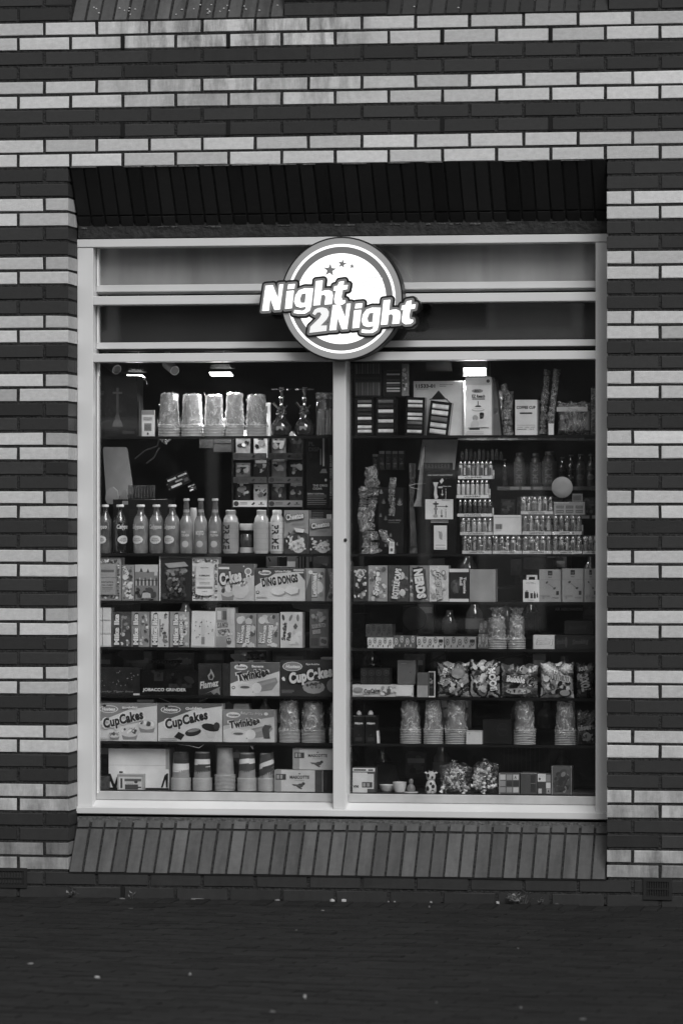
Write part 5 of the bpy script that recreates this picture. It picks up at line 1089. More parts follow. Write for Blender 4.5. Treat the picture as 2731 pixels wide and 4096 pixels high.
box('C', 894, 706, 1205, 4, 'pale sponge cake carton with a banana title on the fifth shelf', .55, [g([(0, .35), (0, 1), (1, 1), (1, .75), (.5, .5)], .24)]+twink()+[e(.22, .86, .14, .09, .75), t('Hostess', .23, .86, .2, .08, .15, b=.04, sh=.2), e(.18, .94, .025, .03, .04), t('Banana', .56, .89, .24, .075, .8, b=.05), t('Twinkies', .46, .64, .64, .27, .05, 10, ol=.75, b=.06), e(.07, .25, .035, .05, .2), e(.07, .25, .022, .03, .6)], name='sponge_cake_box')
box('C', 1207, 690, 1560, 4, 'dark cupcake carton beside the mullion on the fifth shelf', .08, [e(.22, .82, .18, .13, .6), e(.22, .82, .165, .115, .3), t('Hostess', .23, .82, .26, .1, .75, b=.04, sh=.2), t('Sprinkle', .58, .88, .24, .06, .7), e(.6, .25, .2, .18, .4), bl(.45, .2, .75, .42, 16, .05, (.15, .3, .1)), e(.95, .3, .12, .2, .3), t('CupCakes', .55, .55, .78, .4, .82, 10, ol=.03, b=.06, sh=.15), bl(.02, .4, .1, .6, 3, .04, (.7,)), ln(.03, .16, .25, 3, .3)], name='cupcake_box')
poly_thing('C', [(897, 655), (930, 652), (985, 672), (1002, 700), (970, 708), (920, 690), (900, 672)], YD+.12, .05, plain(.8), 'white_tag_card', 'white slipper shaped card lying on the banana cake carton', 'card', [e(.6, .25, .05, .08, .1)])
poly_thing('C', [(985, 690), (1000, 640), (1110, 636), (1112, 692)], YD+.15, .05, foil(.03), 'glossy_packet', 'glossy black packet behind the white slipper shaped card', 'packet', [bl(0, 0, 1, 1, 14, .2, (.2, .02, .5)), r(0, 0, 1, .05, .4)])
poly_thing('C', [(190, 660), (195, 640), (225, 625), (335, 625), (338, 690), (250, 695)], YD+.18, .06, plain(.12), 'grey_pouch', 'dull grey pouch lying behind the spotted carton', 'pouch')
q = poly_thing('C', [(395, 690), (585, 690), (580, 712), (390, 712)], YD+.18, .04, plain(.02), 'rope_link', 'dark strap with five pale links above the grinder carton', 'strap')
prm = MB(); prints(prm, .125, .014, [p for i in range(5) for p in (e(.1+.2*i, .5, .085, .45, .2), e(.1+.2*i, .5, .05, .25, .02))]); pq = prm.build('links', q)
# fifth shelf right bay
box('D', 78, 742, 266, 4, 'dark carton with a raised scroll pattern standing on the long cupcake carton', .03, [p for i in range(4) for p in (e((i+.5)/4, .72, .1, .2, .09), e((i+.5)/4, .72, .07, .14, .03), e((i+.5)/4, .72, .04, .08, .09), e((i+.5)/4, .25, .1, .2, .07), e((i+.5)/4, .25, .07, .14, .03), e((i+.5)/4, .25, .035, .07, .08))], z0=845, name='scroll_carton', Y=YD+.02)
box('D', 28, 846, 412, 4, 'long low cupcake carton seen end on by the mullion, fifth shelf', .5, [bl(.45, .05, 1, .95, 50, .18, (.7, .35, .6, .25)), r(.72, .1, .98, .9, .62), t('CupCakes', .33, .45, .27, .5, .05, 4, ol=.75, b=.05, sh=.2), e(.1, .6, .08, .2, .35), r(0, 0, .2, .12, .3)], side=.16, d=.1, name='cupcake_box', lean=0)
box('D', 310, 692, 426, 4, 'plain grey carton standing on the long cupcake carton', .25, [e(.72, .5, .03, .03, .1), r(0, .9, 1, .91, .2), r(.2, .85, .5, .87, .35)], z0=842, name='plain_carton', Y=YD+.03)
box('D', 434, 770, 503, 4, 'two tone small carton left of the sweet bags', .26, [r(0, 0, 1, .48, .45)], name='plain_carton')
box('D', 505, 760, 549, 4, 'narrow dark carton with a white frame beside the first sweet bag', .05, [r(0, .95, 1, 1, .4), r(.88, 0, 1, 1, .7), r(0, 0, .06, 1, .4), bl(.1, .2, .85, .9, 12, .2, (.15, .3, .02)), r(0, 0, 1, .05, .6)], name='narrow_carton')
BG = 'sweet bags on the fifth shelf'
bag('D', 555, 705, 757, 4, 'grey sweet bag with a big ring, first of the five bags', (.1, .25, .06, .35), [t('Sour Drops', .22, .6, .5, .26, .6, 74, ol=.03, b=.05), e(.68, .7, .22, .16, .3), e(.68, .7, .17, .12, .45), bl(.3, .1, .7, .45, 12, .07, (.6, .04, .3, .8)), e(.8, .35, .04, .06, .8), e(.62, .1, .04, .05, .8)], group=BG)
bag('D', 760, 695, 950, 4, 'sweet bag with bright blotches and upright block capitals, second of five', (.1, .5, .05, .3), [bl(.1, .1, .6, .9, 26, .1, (.75, .6, .1, .4, .8)), t('BOOM', .78, .5, .62, .24, .75, 96, ol=.03, b=.07), e(.42, .5, .06, .1, .85), e(.1, .12, .05, .03, .85)], group=BG)
bag('D', 955, 718, 1190, 4, 'sweet bag with a curved bubble title, middle of the five bags', (.08, .2, .3, .04), [t('Bubble', .42, .55, .5, .2, .85, -6, ol=.03, b=.07, sh=.1), e(.48, .2, .34, .09, .5), bl(.2, .14, .75, .26, 10, .05, (.1, .7, .3)), bl(.1, .7, .9, .92, 14, .1, (.3, .1, .45)), bl(.7, .25, .95, .65, 10, .1, (.03, .3))], group=BG)
bag('D', 1203, 708, 1412, 4, 'palest sweet bag with a white upper half and a shield badge', (.6, .4, .2, .65), [bl(.05, .05, .95, .6, 30, .09, (.05, .5, .15, .7, .3)), t('Wham', .62, .62, .55, .22, .3, -14, ol=.7, b=.06), e(.75, .15, .2, .13, .12), e(.75, .15, .15, .09, .5), e(.2, .55, .1, .09, .6)], group=BG)
bag('D', 1428, 712, 1545, 4, 'narrow black sweet bag with upright lettering by the right post', (.05, .02, .12), [t('SOUR', .4, .85, .5, .12, .4, 10, b=.05), t('TOXIC', .5, .45, .5, .5, .4, 100, ol=.1, b=.06), e(.15, .62, .1, .1, .3)], group=BG)
# ---------------------------------------------------------------- sixth shelf
box('C', 58, 960, 438, 5, 'large birthday cupcake carton at the left end of the sixth shelf', .58, cakes('CupCakes', 'Birthday', (.58, .3), .05, .72, x=.45, art=muffin(.55, .22, 1.1)+muffin(.84, .42, 1.1)+muffin(.3, .16, .7)), name='cupcake_box', group='cupcake cartons')
box('C', 442, 964, 846, 5, 'golden cupcake carton with a cut chocolate cake, middle of the sixth shelf', .6, cakes('CupCakes', 'Golden', (.6, .26), .05, .75, x=.45, art=[g([(.25, .12), (.32, .26), (.42, .18), (.36, .04)], .04), e(.55, .25, .13, .10, .05, .2), e(.56, .3, .1, .04, .3, .2), g([(.72, .28), (.92, .3), (.88, .1), (.78, .1)], .5), e(.82, .38, .14, .1, .04, -.2), e(.92, .42, .05, .1, .1)]), name='cupcake_box', group='cupcake cartons')
box('C', 849, 1003, 1173, 5, 'sponge cake carton on the sixth shelf between cupcakes and cups', .5, [g([(0, .5), (0, 1), (1, 1), (1, .8)], .3)]+twink()+[e(.2, .84, .14, .09, .7), t('Hostess', .21, .84, .2, .08, .15, b=.04, sh=.2), t('Pumpkin Spice', .56, .88, .38, .09, .25, -3, ol=.7), t('Twinkies', .42, .6, .6, .25, .08, 8, ol=.72, b=.06), e(.84, .88, .04, .05, .8), g([(.8, .12), (.92, .12), (.9, .4), (.95, .5), (.82, .55), (.76, .42)], .16)], name='sponge_cake_box')
poly_thing('C', [(915, 1000), (920, 965), (1010, 965), (1015, 1000)], YD+.05, .06, plain(.5), 'paper_bowl', 'pale paper bowl standing on top of the sixth shelf sponge cake carton', 'bowl')
for (x0, x1, lb) in ((33, 106, 'black lighter carton nearest the mullion on the sixth shelf'), (109, 181, 'black lighter carton second from the mullion on the sixth shelf')):
    box('F', x0, 130, x1, 5, lb, .012, [t('zippo', .5, .72, .75, .1, .7, b=.04), r(.2, .08, .8, .22, .06), e(.5, .3, .06, .03, .1), r(0, .97, 1, 1, .15)], name='lighter_carton', group='black lighter cartons')
for (cx, lb) in ((68, 'small glass bulb ornament on the first black lighter carton'), (141, 'small pale bulb ornament on the second black lighter carton')):
    lathe_thing('F', cx-17, 98, cx+17, 5, lb, 'bulb_ornament', 'ornament', [(.6, 0), (1, .2), (.9, .6), (.4, .95), (.1, 1)], plain(.5, .3), z0=130, Y=YD+.02)
box('F', 183, 226, 198, 5, 'thin white card leaning beside the lighter cartons', .65, [], d=.03, lean=-3, name='card', cat='card')
box('F', 741, 226, 843, 5, 'small blank white carton on the sixth shelf right of the three cup stacks', .5, [r(0, .93, 1, .97, .35), e(.2, .8, .05, .04, .4)], name='white_carton', Y=YD+.0)
box('F', 846, 155, 1030, 5, 'low dark carton with a faint round seal on the sixth shelf', .02, [e(.68, .6, .2, .28, .04), e(.68, .6, .17, .24, .022), t('TOPPER', .68, .6, .28, .08, .06)], name='dark_carton', Y=YD+.03)
bag('F', 1430, 100, 1556, 5, 'dark chocolate ball bag with pale lettering by the right post', (.06, .04, .1), [t('tesers', .5, .52, .85, .16, .3, 8, b=.05), e(.55, .25, .22, .13, .3), bl(.2, .1, .9, .4, 9, .08, (.3, .15))], name='sweet_bag')
# ---------------------------------------------------------------- bottom shelf
box('E', 132, 336, 512, 6, 'big white carton with black letters M and N low at its ends', .85, [r(0, .59, 1, .595, .35), r(0, .0, 1, .04, .02), g([(0, .38), (.035, .38), (.10, .12), (.14, .3), (.17, .3), (.13, .02), (.08, .02), (.03, .2), (.02, .04), (0, .04)], .02), g([(.93, .35), (.97, .4), (.99, .4), (.985, .05), (.955, .05), (.945, .25), (.90, .05), (.87, .05)], .02), r(.95, .5, 1, 1, .4), r(.18, .4, .24, .44, .03)], d=.12, Y=YD+.045, name='letter_carton')
box('E', 187, 497, 352, 6, 'small white framed carton in front of the big letter carton', .45, [r(0, .88, 1, .9, .2), r(.06, .05, .94, .84, .55), r(.12, .12, .2, .74, .12), r(.28, .55, .92, .72, .22), e(.72, .52, .07, .1, .12), r(.3, .05, .8, .36, .14), r(.78, .14, .92, .22, .06), r(.35, .42, .62, .46, .4)], name='small_carton', Y=YD-.005, d=.05)
box('E', 58, 512, 130, 6, 'dull grey carton against the left post on the bottom shelf', .14, [bl(0, 0, 1, 1, 12, .2, (.2, .1, .16))], name='grey_carton')
masc = [r(0, 0, .14, 1, .42), e(.17, .72, .01, .01, .2), r(.03, .55, .24, .82, .12), r(.05, .6, .1, .78, .45), r(.12, .6, .17, .78, .4), t('MASCOTTE', .52, .68, .40, .15, .1, b=.04), e(.52, .84, .02, .03, .2), t('FILTERS', .52, .53, .2, .04, .4), e(.54, .30, .06, .09, .2), e(.6, .38, .035, .07, .12), g([(.36, .36), (.5, .34), (.56, .26), (.4, .28)], .25), g([(.45, .26), (.55, .12), (.58, .15), (.5, .28)], .2)]
box('E', 1171, 472, 1476, 6, 'filter box with a small hand emblem, lower of the stacked pair', .52, masc+[r(.84, 0, .99, 1, .14)], name='filter_box', group='filter boxes with a hand emblem')
box('E', 1478, 472, 1560, 6, 'black box end beside the lower filter box at the mullion', .03, [r(0, .1, .3, .9, .06)], name='dark_carton')
box('E', 1286, 338, 1590, 6, 'filter box with a small hand emblem, upper of the stacked pair', .5, masc, z0=470, name='filter_box', group='filter boxes with a hand emblem', Y=YD+.004)
box('F', 30, 455, 172, 6, 'pale box with upside down letters by the mullion on the bottom shelf', .16, [r(0, .84, 1, .98, .6), r(.05, .87, .6, .93, .08), r(.7, .87, .92, .93, .2), r(0, .0, .66, .8, .58), r(.66, .15, .95, .75, .55), r(.42, .2, .88, .42, .12), r(.46, .24, .58, .38, .4), r(.64, .24, .76, .38, .4), t('MA', .14, .24, .22, .12, .12, 180, b=.05)], name='filter_box')
for (x0, x1, y0, Yq, lb) in ((190, 300, 566, YD+.05, 'flat white dish on the bottom shelf, behind the deeper bowl'), (276, 363, 548, YD+.0, 'deep white curved bowl on the bottom shelf')):
    lathe_thing('F', x0, y0, x1, 6, lb, 'white_bowl', 'bowl', [(.45, 0), (.7, .05), (.9, .45), (1, 1), (.93, 1), (.8, .5), (.3, .2)], plain(.75, .25), Y=Yq)
a_ = lathe_thing('F', 366, 526, 420, 6, 'small seated figurine ornament on a white stand', 'figurine', 'ornament', [(.8, .08), (1, .3), (.75, .5), (.4, .62), (.5, .72), (.55, .85), (.35, .98), (.05, 1)], plain(.22, .4), parts=('body', ('stand', [(1.6, 0), (1.6, .06), (1.5, .075)], plain(.65))), smooth=True)
# cow patterned toy
def cow():
    a, _ = Q('F', 474, 475, YD); b_, zt = Q('F', 556, 475, YD); zb = SZ[6]; w = b_-a; h = zt-zb
    o = empty('cow_toy', ((a+b_)/2, YD+.03, zb), 'small spotted cow figure standing left of the candy bags', 'toy')
    wt = plain(.7, .4); bk = plain(.03, .4); m = MB()
    m.lathe([(w*.36, 0), (w*.44, h*.08), (w*.42, h*.3), (w*.3, h*.5), (w*.22, h*.6)], wt, 20); m.build('body', o, True)
    m = MB(); m.lathe([(w*.1, h*.52), (w*.32, h*.6), (w*.36, h*.75), (w*.28, h*.9), (w*.1, h*.96)], wt, 20); m.build('head', o, True)
    for s in (-1, 1):
        m = MB(); m.tube([(s*w*.25, 0, h*.84), (s*w*.42, 0, h*.9), (s*w*.5, 0, h*.88)], [w*.07, w*.09, w*.03], wt, 8); m.build('ear', o, True)
        m = MB(); m.tube([(s*w*.12, 0, h*.92), (s*w*.18, 0, h*1.0)], [w*.05, w*.02], plain(.3), 8); m.build('horn', o, True)
        m = MB(); m.tube([(s*w*.14, -w*.3, 0.001), (s*w*.16, -w*.36, h*.12)], [w*.13, w*.12], wt, 10); m.build('foot', o, True)
    m = MB()
    for (cx, cz, rx, rz, rr) in ((-.2, .2, .14, .12, .44), (.22, .3, .12, .09, .42), (.05, .42, .1, .07, .36), (-.16, .78, .11, .08, .37), (.16, .7, .08, .06, .38), (.2, .1, .1, .06, .44)):
        n = 10; m.add([((cx+rx*math.cos(2*math.pi*i/n))*w, -w*math.sqrt(max(.02, rr*rr-(cx+rx*math.cos(2*math.pi*i/n))**2))-.0016, (cz+rz*math.sin(2*math.pi*i/n))*h) for i in range(n)], [tuple(range(n))], bk)
    m.build('dark_patches', o)
cow()
M_FILM2 = clear('candy_bag_film', 1.8, .03, .97, .08, 1.0, 26, diffuse=.05, vein=12)
def candybag(x0, yt, x1, lb):
    q = bag('F', x0, yt, x1, 6, lb, (.1,), film=M_FILM2, d=.09, slump=.16, name='candy_bag', group='knotted clear bags of wrapped sweets', Y=YD)
    a, _ = Q('F', x0, yt, YD); b_, zt = Q('F', x1, yt, YD); w = b_-a; h = zt-SZ[6]
    for i in range(30):
        m = MB(); u = R.uniform(.12, .88); v = R.uniform(.06, .8)*(1-.25*abs(2*u-1)); s = R.uniform(.012, .020)
        an = R.uniform(0, 3.1); c, sn = math.cos(an), math.sin(an); p = Vector((u*w, R.uniform(.012, .03), max(v*h, .013)))
        dv = Vector((c, 0, sn)); m.tube([p-dv*s, p-dv*s*.55, p, p+dv*s*.55, p+dv*s], [s*.5, s*.25, s*.55, s*.25, s*.5], foil(R.choice((.7, .5, .3, .1, .7, .04))), 8); m.build('wrapped_sweet', q)
    m = MB(); m.tube([(w*.45, .045, h*.9), (w*.42, .04, h*.97), (w*.5, .04, h*1.02), (w*.38, .04, h*1.06)], [.010, .004, .009, .002], M_FILM, 8); m.build('knot', q)
candybag(566, 425, 772, 'clear knotted bag of wrapped sweets beside the cow figure'); candybag(775, 415, 938, 'clear knotted bag of wrapped sweets, right of the other knotted bag')
box('F', 946, 490, 1078, 6, 'letter cube carton with small square windows right of the knotted bags', .22, [r(.05+.32*i, .08+.3*j, .32+.32*i, .33+.3*j, R.choice((.1, .4, .25, .5))) for i in range(3) for j in range(3)]+[t('A', .8, .8, .12, .14, .05), r(0, 0, .06, 1, .4)], name='letter_cube_box')
box('F', 1082, 488, 1188, 6, 'grey carton with a dark side strip between the letter cube cartons', .2, [r(.6, .1, .9, .9, .08), r(.0, .96, 1, 1, .35), r(.6, .5, .9, .52, .3)], name='grey_carton')
box('F', 1189, 494, 1276, 6, 'letter cube carton with a pale upper corner', .2, [r(0, .62, .6, 1, .62), r(.62, .62, .95, .95, .35), r(.62, .3, .95, .58, .6), r(.05, .05, .3, .28, .5), r(.35, .05, .6, .28, .15), r(.65, .05, .95, .28, .45), t('A', .8, .16, .15, .15, .05), e(.15, .75, .08, .06, .2), r(.05, .34, .55, .58, .12)], name='letter_cube_box')
box('F', 1277, 446, 1404, 6, 'taller mottled carton standing in front at the right of the bottom shelf', .26, [bl(.05, .05, .95, .95, 34, .14, (.2, .14, .3, .1)), e(.45, .45, .12, .16, .1), e(.5, .2, .2, .08, .1), g([(.6, .2), (.85, .6), (.8, .62), (.55, .25)], .1), r(0, 0, .04, 1, .4), r(.96, 0, 1, 1, .35)], name='mottled_carton', Y=YD-.004)
box('F', 1388, 612, 1556, 6, 'flat pale tray edge at the right end of the bottom shelf', .2, [], d=.2, name='flat_tray', cat='tray')
# dark cartons and shapes standing deeper on the bottom shelf
box('F', 178, 434, 312, 6, 'dark carton standing deep behind the white dish', .03, [bl(.1, .1, .9, .9, 8, .14, (.045, .02))], Y=YD+.22, name='dark_carton')
# ---------------------------------------------------------------- second shelf, right bay
def lighters(x0, yt, x1, yb, n, lb, tone=.5, header=None, lighters_t=(.1, .3, .06, .5), film=True, d=.06, shelf=1, Y=YD, lip=.17):
    z0 = None if yb > 1225 else yb
    a, b_, zb, zt = place('B', x0, yt, x1, shelf, Y, z0); w = b_-a-.002; h = zt-zb
    o = empty('lighter_tray', (a+.001, Y, zb), lb, 'lighter display', 'trays of lighters in the right bay')
    m = MB(); c = card(.62)
    m.box(0, w, 0, .0015, 0, h*lip, c); m.box(0, w, d-.002, d, 0, h*.5, c); m.box(0, .0015, .0015, d-.002, 0, h*lip, c); m.box(w-.0015, w, .0015, d-.002, 0, h*lip, c); m.box(.0015, w-.0015, .0015, d-.002, 0, .0015, c)
    prints(m, w, h*lip, [t(header or 'LIGHTERS', .45 if header else .5, .5, .5, .5, .25, b=.03)])
    m.build('carton_tray', o)
    for i in range(n):
        x = w*(i+.5)/n; rr = min(w/n*.40, .011)
        for row in range(2):
            m = MB(); yy = .012+row*.024; H_ = h*.98
            body = liquid(lighters_t[(i+row) % len(lighters_t)]); m.lathe([(rr*.9, .002), (rr, .004), (rr, H_*.74), (rr*.9, H_*.76)], body, 10, c=(x, yy))
            m.lathe([(rr*.85, H_*.76), (rr*.88, H_*.9), (rr*.6, H_*.97), (rr*.3, H_)], M_CH, 10, c=(x, yy))
            if row == 0: m.box(x-rr*.55, x+rr*.55, yy-rr-.0012, yy-rr, H_*.22, H_*.62, plain(lighters_t[(i+1) % len(lighters_t)]))
            m.build('lighter', o, True)
    if film:
        m = MB(); fm_ = clear('tray_film', 1.6, .05, .96, .08, .6, 30, diffuse=.10)
        gx, gz = 12, 8; vs = [(w*i/gx+R.uniform(-.001, .001), -.003+R.uniform(-.0015, .0015), h*1.01*k/gz) for k in range(gz+1) for i in range(gx+1)]
        m.add(vs, [(k*(gx+1)+i, k*(gx+1)+i+1, (k+1)*(gx+1)+i+1, (k+1)*(gx+1)+i) for k in range(gz) for i in range(gx)], fm_); m.build('film_wrap', o)
    return o
lighters(716, 1132, 902, 1250, 6, 'film wrapped lighter tray standing on the shelf beside the black pipe carton', .6)
lighters(908, 1132, 1090, 1250, 5, 'film wrapped lighter tray on the shelf, second from the black pipe carton')
lighters(1093, 1132, 1277, 1250, 5, 'film wrapped lighter tray on the shelf, third from the black pipe carton')
lighters(1281, 1132, 1466, 1250, 5, 'film wrapped lighter tray on the shelf, fourth from the black pipe carton')
lighters(1470, 1132, 1570, 1250, 3, 'film wrapped lighter tray cut off by the right window post')
lighters(703, 1018, 908, 1130, 6, 'tray of pale striped lighters in the stack beside the black pipe carton', lighters_t=(.6, .2, .7, .5))
lighters(1092, 1003, 1276, 1128, 5, 'film wrapped lighter tray under the tray of pale lighters', lighters_t=(.08, .2, .5))
lighters(1280, 1003, 1466, 1128, 5, 'film wrapped lighter tray under the white label carton', lighters_t=(.08, .2, .05, .4))
lighters(685, 902, 905, 1014, 7, 'open tray of dark lighters in the middle of the leaning stack', header='CLIPPER', lighters_t=(.04, .03, .06), film=False)
lighters(676, 780, 884, 898, 7, 'open tray of white lighters in the leaning stack', lighters_t=(.6, .65, .55), film=False)
lighters(690, 662, 908, 778, 8, 'topmost lighter tray with printed wheels and a low header', header='CLIPPER', lighters_t=(.5, .04, .6, .1, .3), film=False)
lighters(1082, 885, 1287, 1000, 6, 'tray of tall pale lighters standing above the wrapped trays', lighters_t=(.6, .08, .5, .15))
box('B', 911, 1004, 1088, 1, 'plain white carton with a bar code between the lighter trays', .6, [r(.05, .88, .95, .9, .4), r(0, .18, 1, .185, .4)]+[r(.08+.03*i, .3, .095+.03*i+.008*(i % 2), .55, .05) for i in range(8)]+[ln(.08, .24, .3, 1, .2)], z0=1129, name='barcode_carton')
box('B', 1290, 922, 1486, 1, 'white label carton with two rows of small panels above the wrapped trays', .42, [p for i in range(3) for j in range(2) for p in (r(.08+.31*i, .5-.34*j, .32+.31*i, .72-.34*j, .22), r(.1+.31*i, .6-.34*j, .3+.31*i, .62-.34*j, .5))]+[r(.0, .9, .5, .97, .6)], z0=1003, name='label_carton', Y=YD+.01)
box('B', 1405, 870, 1472, 1, 'little bar code card standing on the white label carton', .35, [r(.1+.09*i, .15, .14+.09*i, .8, .05) for i in range(9)], z0=921, d=.01, name='barcode_card', cat='card', Y=YD+.03)
for i in range(10):
    x = 704+i*27; lathe_thing('B', x, 590 if i % 3 else 604, x+22, 1, 'dark upright lighter in the loose row above the topmost tray', 'lighter', 'lighter', [(.9, 0), (1, .03), (1, .75), (.7, .78), (.75, .95), (.4, 1)], liquid((.03, .06, .04)[i % 3]), z0=660, Y=YD+.02, group='loose dark lighters above the topmost tray', n=10)
box('B', 485, 725, 682, 1, 'tall black carton with a white band showing glass pipe pieces', .012, [r(0, .415, .9, .655, .6), t('HIGH QUALITY GLASS HOOKAH', .48, .945, .8, .018, .5), g([(.25, .86), (.42, .86), (.37, .8), (.38, .72), (.42, .68), (.38, .66), (.3, .66), (.28, .72), (.3, .8)], .55), r(.42, .79, .56, .81, .5), g([(.46, .87), (.55, .91), (.6, .88), (.52, .84)], .6), t('Glass Joint', .7, .81, .26, .016, .6), t('Insert', .66, .725, .12, .03, .6, 90), g([(.5, .72), (.6, .72), (.55, .695)], .6), r(.54, .72, .56, .77, .6),
      e(.34, .6, .1, .012, .08), r(.32, .46, .36, .63, .1), e(.34, .54, .06, .02, .3), r(.36, .567, .7, .573, .15), g([(.66, .555), (.74, .57), (.66, .585)], .15), e(.33, .455, .08, .02, .45), g([(.48, .46), (.58, .46), (.53, .435)], .1), r(.52, .46, .54, .53, .1), t('Metal Joint', .66, .645, .26, .014, .2), t('Insert', .66, .49, .1, .03, .1, 90), ln(.18, .39, .75, 2, .45, .008, .016), r(.28, .05, .7, .34, .62), e(.5, .22, .06, .05, .45), g([(.42, .27), (.46, .27), (.56, .17), (.52, .17)], .4), ln(.33, .1, .65, 2, .3, .007)], d=.1, name='pipe_carton', Y=YD+.0)
box('B', 475, 676, 645, 1, 'low black strip of knobbed packs on top of the black pipe carton', .03, [r(.05+.12*i, .3, .12+.12*i, .9, .12) for i in range(8)], z0=724, name='knob_pack', cat='packet', Y=YD+.02)
poly_thing('B', [(468, 530), (690, 530), (668, 720), (440, 720)], YD+.16, .01, plain(.75, .6), 'blank_sign', 'blank grey sign panel behind the black pipe carton', 'sign')
poly_thing('B', [(470, 570), (484, 570), (460, 925), (462, 950), (412, 950), (430, 900)], YD+.05, .03, surf('cone_paper', .3, .6, .2, 40), 'paper_cone', 'long grey paper cone leaning beside the black pipe carton', 'cone')
pipe('B', [(98, 825, 24), (96, 860, 34), (100, 900, 28), (98, 960, 32), (92, 1030, 36), (104, 1090, 30), (108, 1110, 20)], 'squat wrapped glass piece leaning against the large wrapped pipe', 1, tone=.25, group=None, Y=YD+.0)
pipe('B', [(142, 700, 34), (150, 760, 44), (152, 830, 46), (158, 900, 36), (150, 960, 24), (140, 1040, 26), (138, 1110, 42), (148, 1160, 52), (140, 1210, 54), (145, 1240, 68)], 'large bubble wrapped glass pipe standing next to the mullion', 1, tone=.25, group=None)
pipe('B', [(200, 1100, 12), (225, 1120, 28), (235, 1150, 26), (270, 1175, 24), (290, 1245, 14)], 'short wrapped pipe bowl beside the large wrapped pipe', 1, Y=YD+.02, tone=.3)
pipe('B', [(285, 770, 22), (278, 830, 24), (275, 900, 20), (282, 960, 18), (275, 1005, 22)], 'wrapped pipe hanging before the leaf printed carton', 1, Y=YD+.05, tone=.3)
pipe('B', [(405, 680, 34), (405, 800, 32), (400, 900, 24), (405, 1000, 28), (410, 1100, 30), (412, 1200, 40), (412, 1245, 44)], 'tall dim straight glass pipe left of the black pipe carton', 1, wrapm=False, tone=.08, Y=YD+.07, group=None)
m = MB(); m.tube([Vector((Q('B', x, y, YD)[0], YD-.0+.03+dy, Q('B', x, y, YD)[1])) for x, y, dy in ((480, 805, .02), (420, 808, 0), (380, 818, -.01), (392, 830, -.01), (440, 842, .01))], .0012, plain(.5), 6); tag(m.build('wire_tie'), 'thin pale wire tie bent round the dim glass pipe', 'wire')
box('B', 256, 1170, 291, 1, 'white price tag with small print below the wrapped pipe bowl', .65, [ln(.2, .85, .8, 5, .3, .015, .05), r(.25, .2, .75, .45, .25)], d=.002, name='price_tag', cat='tag', Y=YD-.002, lean=3)
leaf = lambda cx, cy, s: [g([(cx, cy), (cx+s*math.cos(a-.12)*.5, cy+s*math.sin(a-.12)*.5), (cx+s*math.cos(a), cy+s*math.sin(a)), (cx+s*math.cos(a+.12)*.5, cy+s*math.sin(a+.12)*.5)], .45) for a in (.3, .8, 1.3, 1.57, 1.85, 2.35, 2.85)]
box('B', 190, 830, 352, 1, 'black carton scattered with white leaf prints behind the wrapped pipes', .018, [p for c in ((.12, .9, .09), (.22, .75, .09), (.85, .72, .13), (.1, .55, .07), (.3, .5, .08), (.5, .25, .07), (.3, .1, .06), (.75, .12, .06)) for p in leaf(*c)]+[t('GRASS PIPES', .65, .5, .5, .025, .3), ln(.4, .46, .85, 1, .25)], d=.08, Y=YD+.12, name='leaf_carton')
for i in range(5):
    x = 154+i*41; q = box('B', x, 602 if i else 622, x+38, 1, 'little hanging blister pack in the dim row of five above the wrapped pipes', .07, [r(.05, .85, .95, 1, .4), bl(.1, .1, .9, .8, 12, .25, (.15, .05, .25)), r(.2, .3, .8, .36, .3)], z0=722, d=.02, Y=YD+.2, name='blister_pack', cat='packet', group='dim row of hanging blister packs')
m = MB(); a, z0 = Q('B', 1345, 830, YD+.0); b_, _ = Q('B', 1411, 830, YD); rr = b_-a
m.lathe([(rr*.9, 0), (rr, .004), (rr, .008), (rr*.9, .012), (rr*.4, .014)], plain(.38, .5), 40, M=Matrix.Rotation(math.pi/2, 4, 'X')); q = m.build('round_disc', smooth=True); q.location = (a, YD-.004, z0); tag(q, 'plain round pale disc fixed behind the glass above the label carton', 'disc')
m = MB(); m.tube([(a, YD-.002, z0+rr*.9), (a, YD-.002, SZ[0]-.012)], .0006, clear('nylon_thread', 1, .05, .9), 5); q = m.build('thread', q); q.matrix_parent_inverse = Matrix.Translation((-a, -YD+.004, -z0))
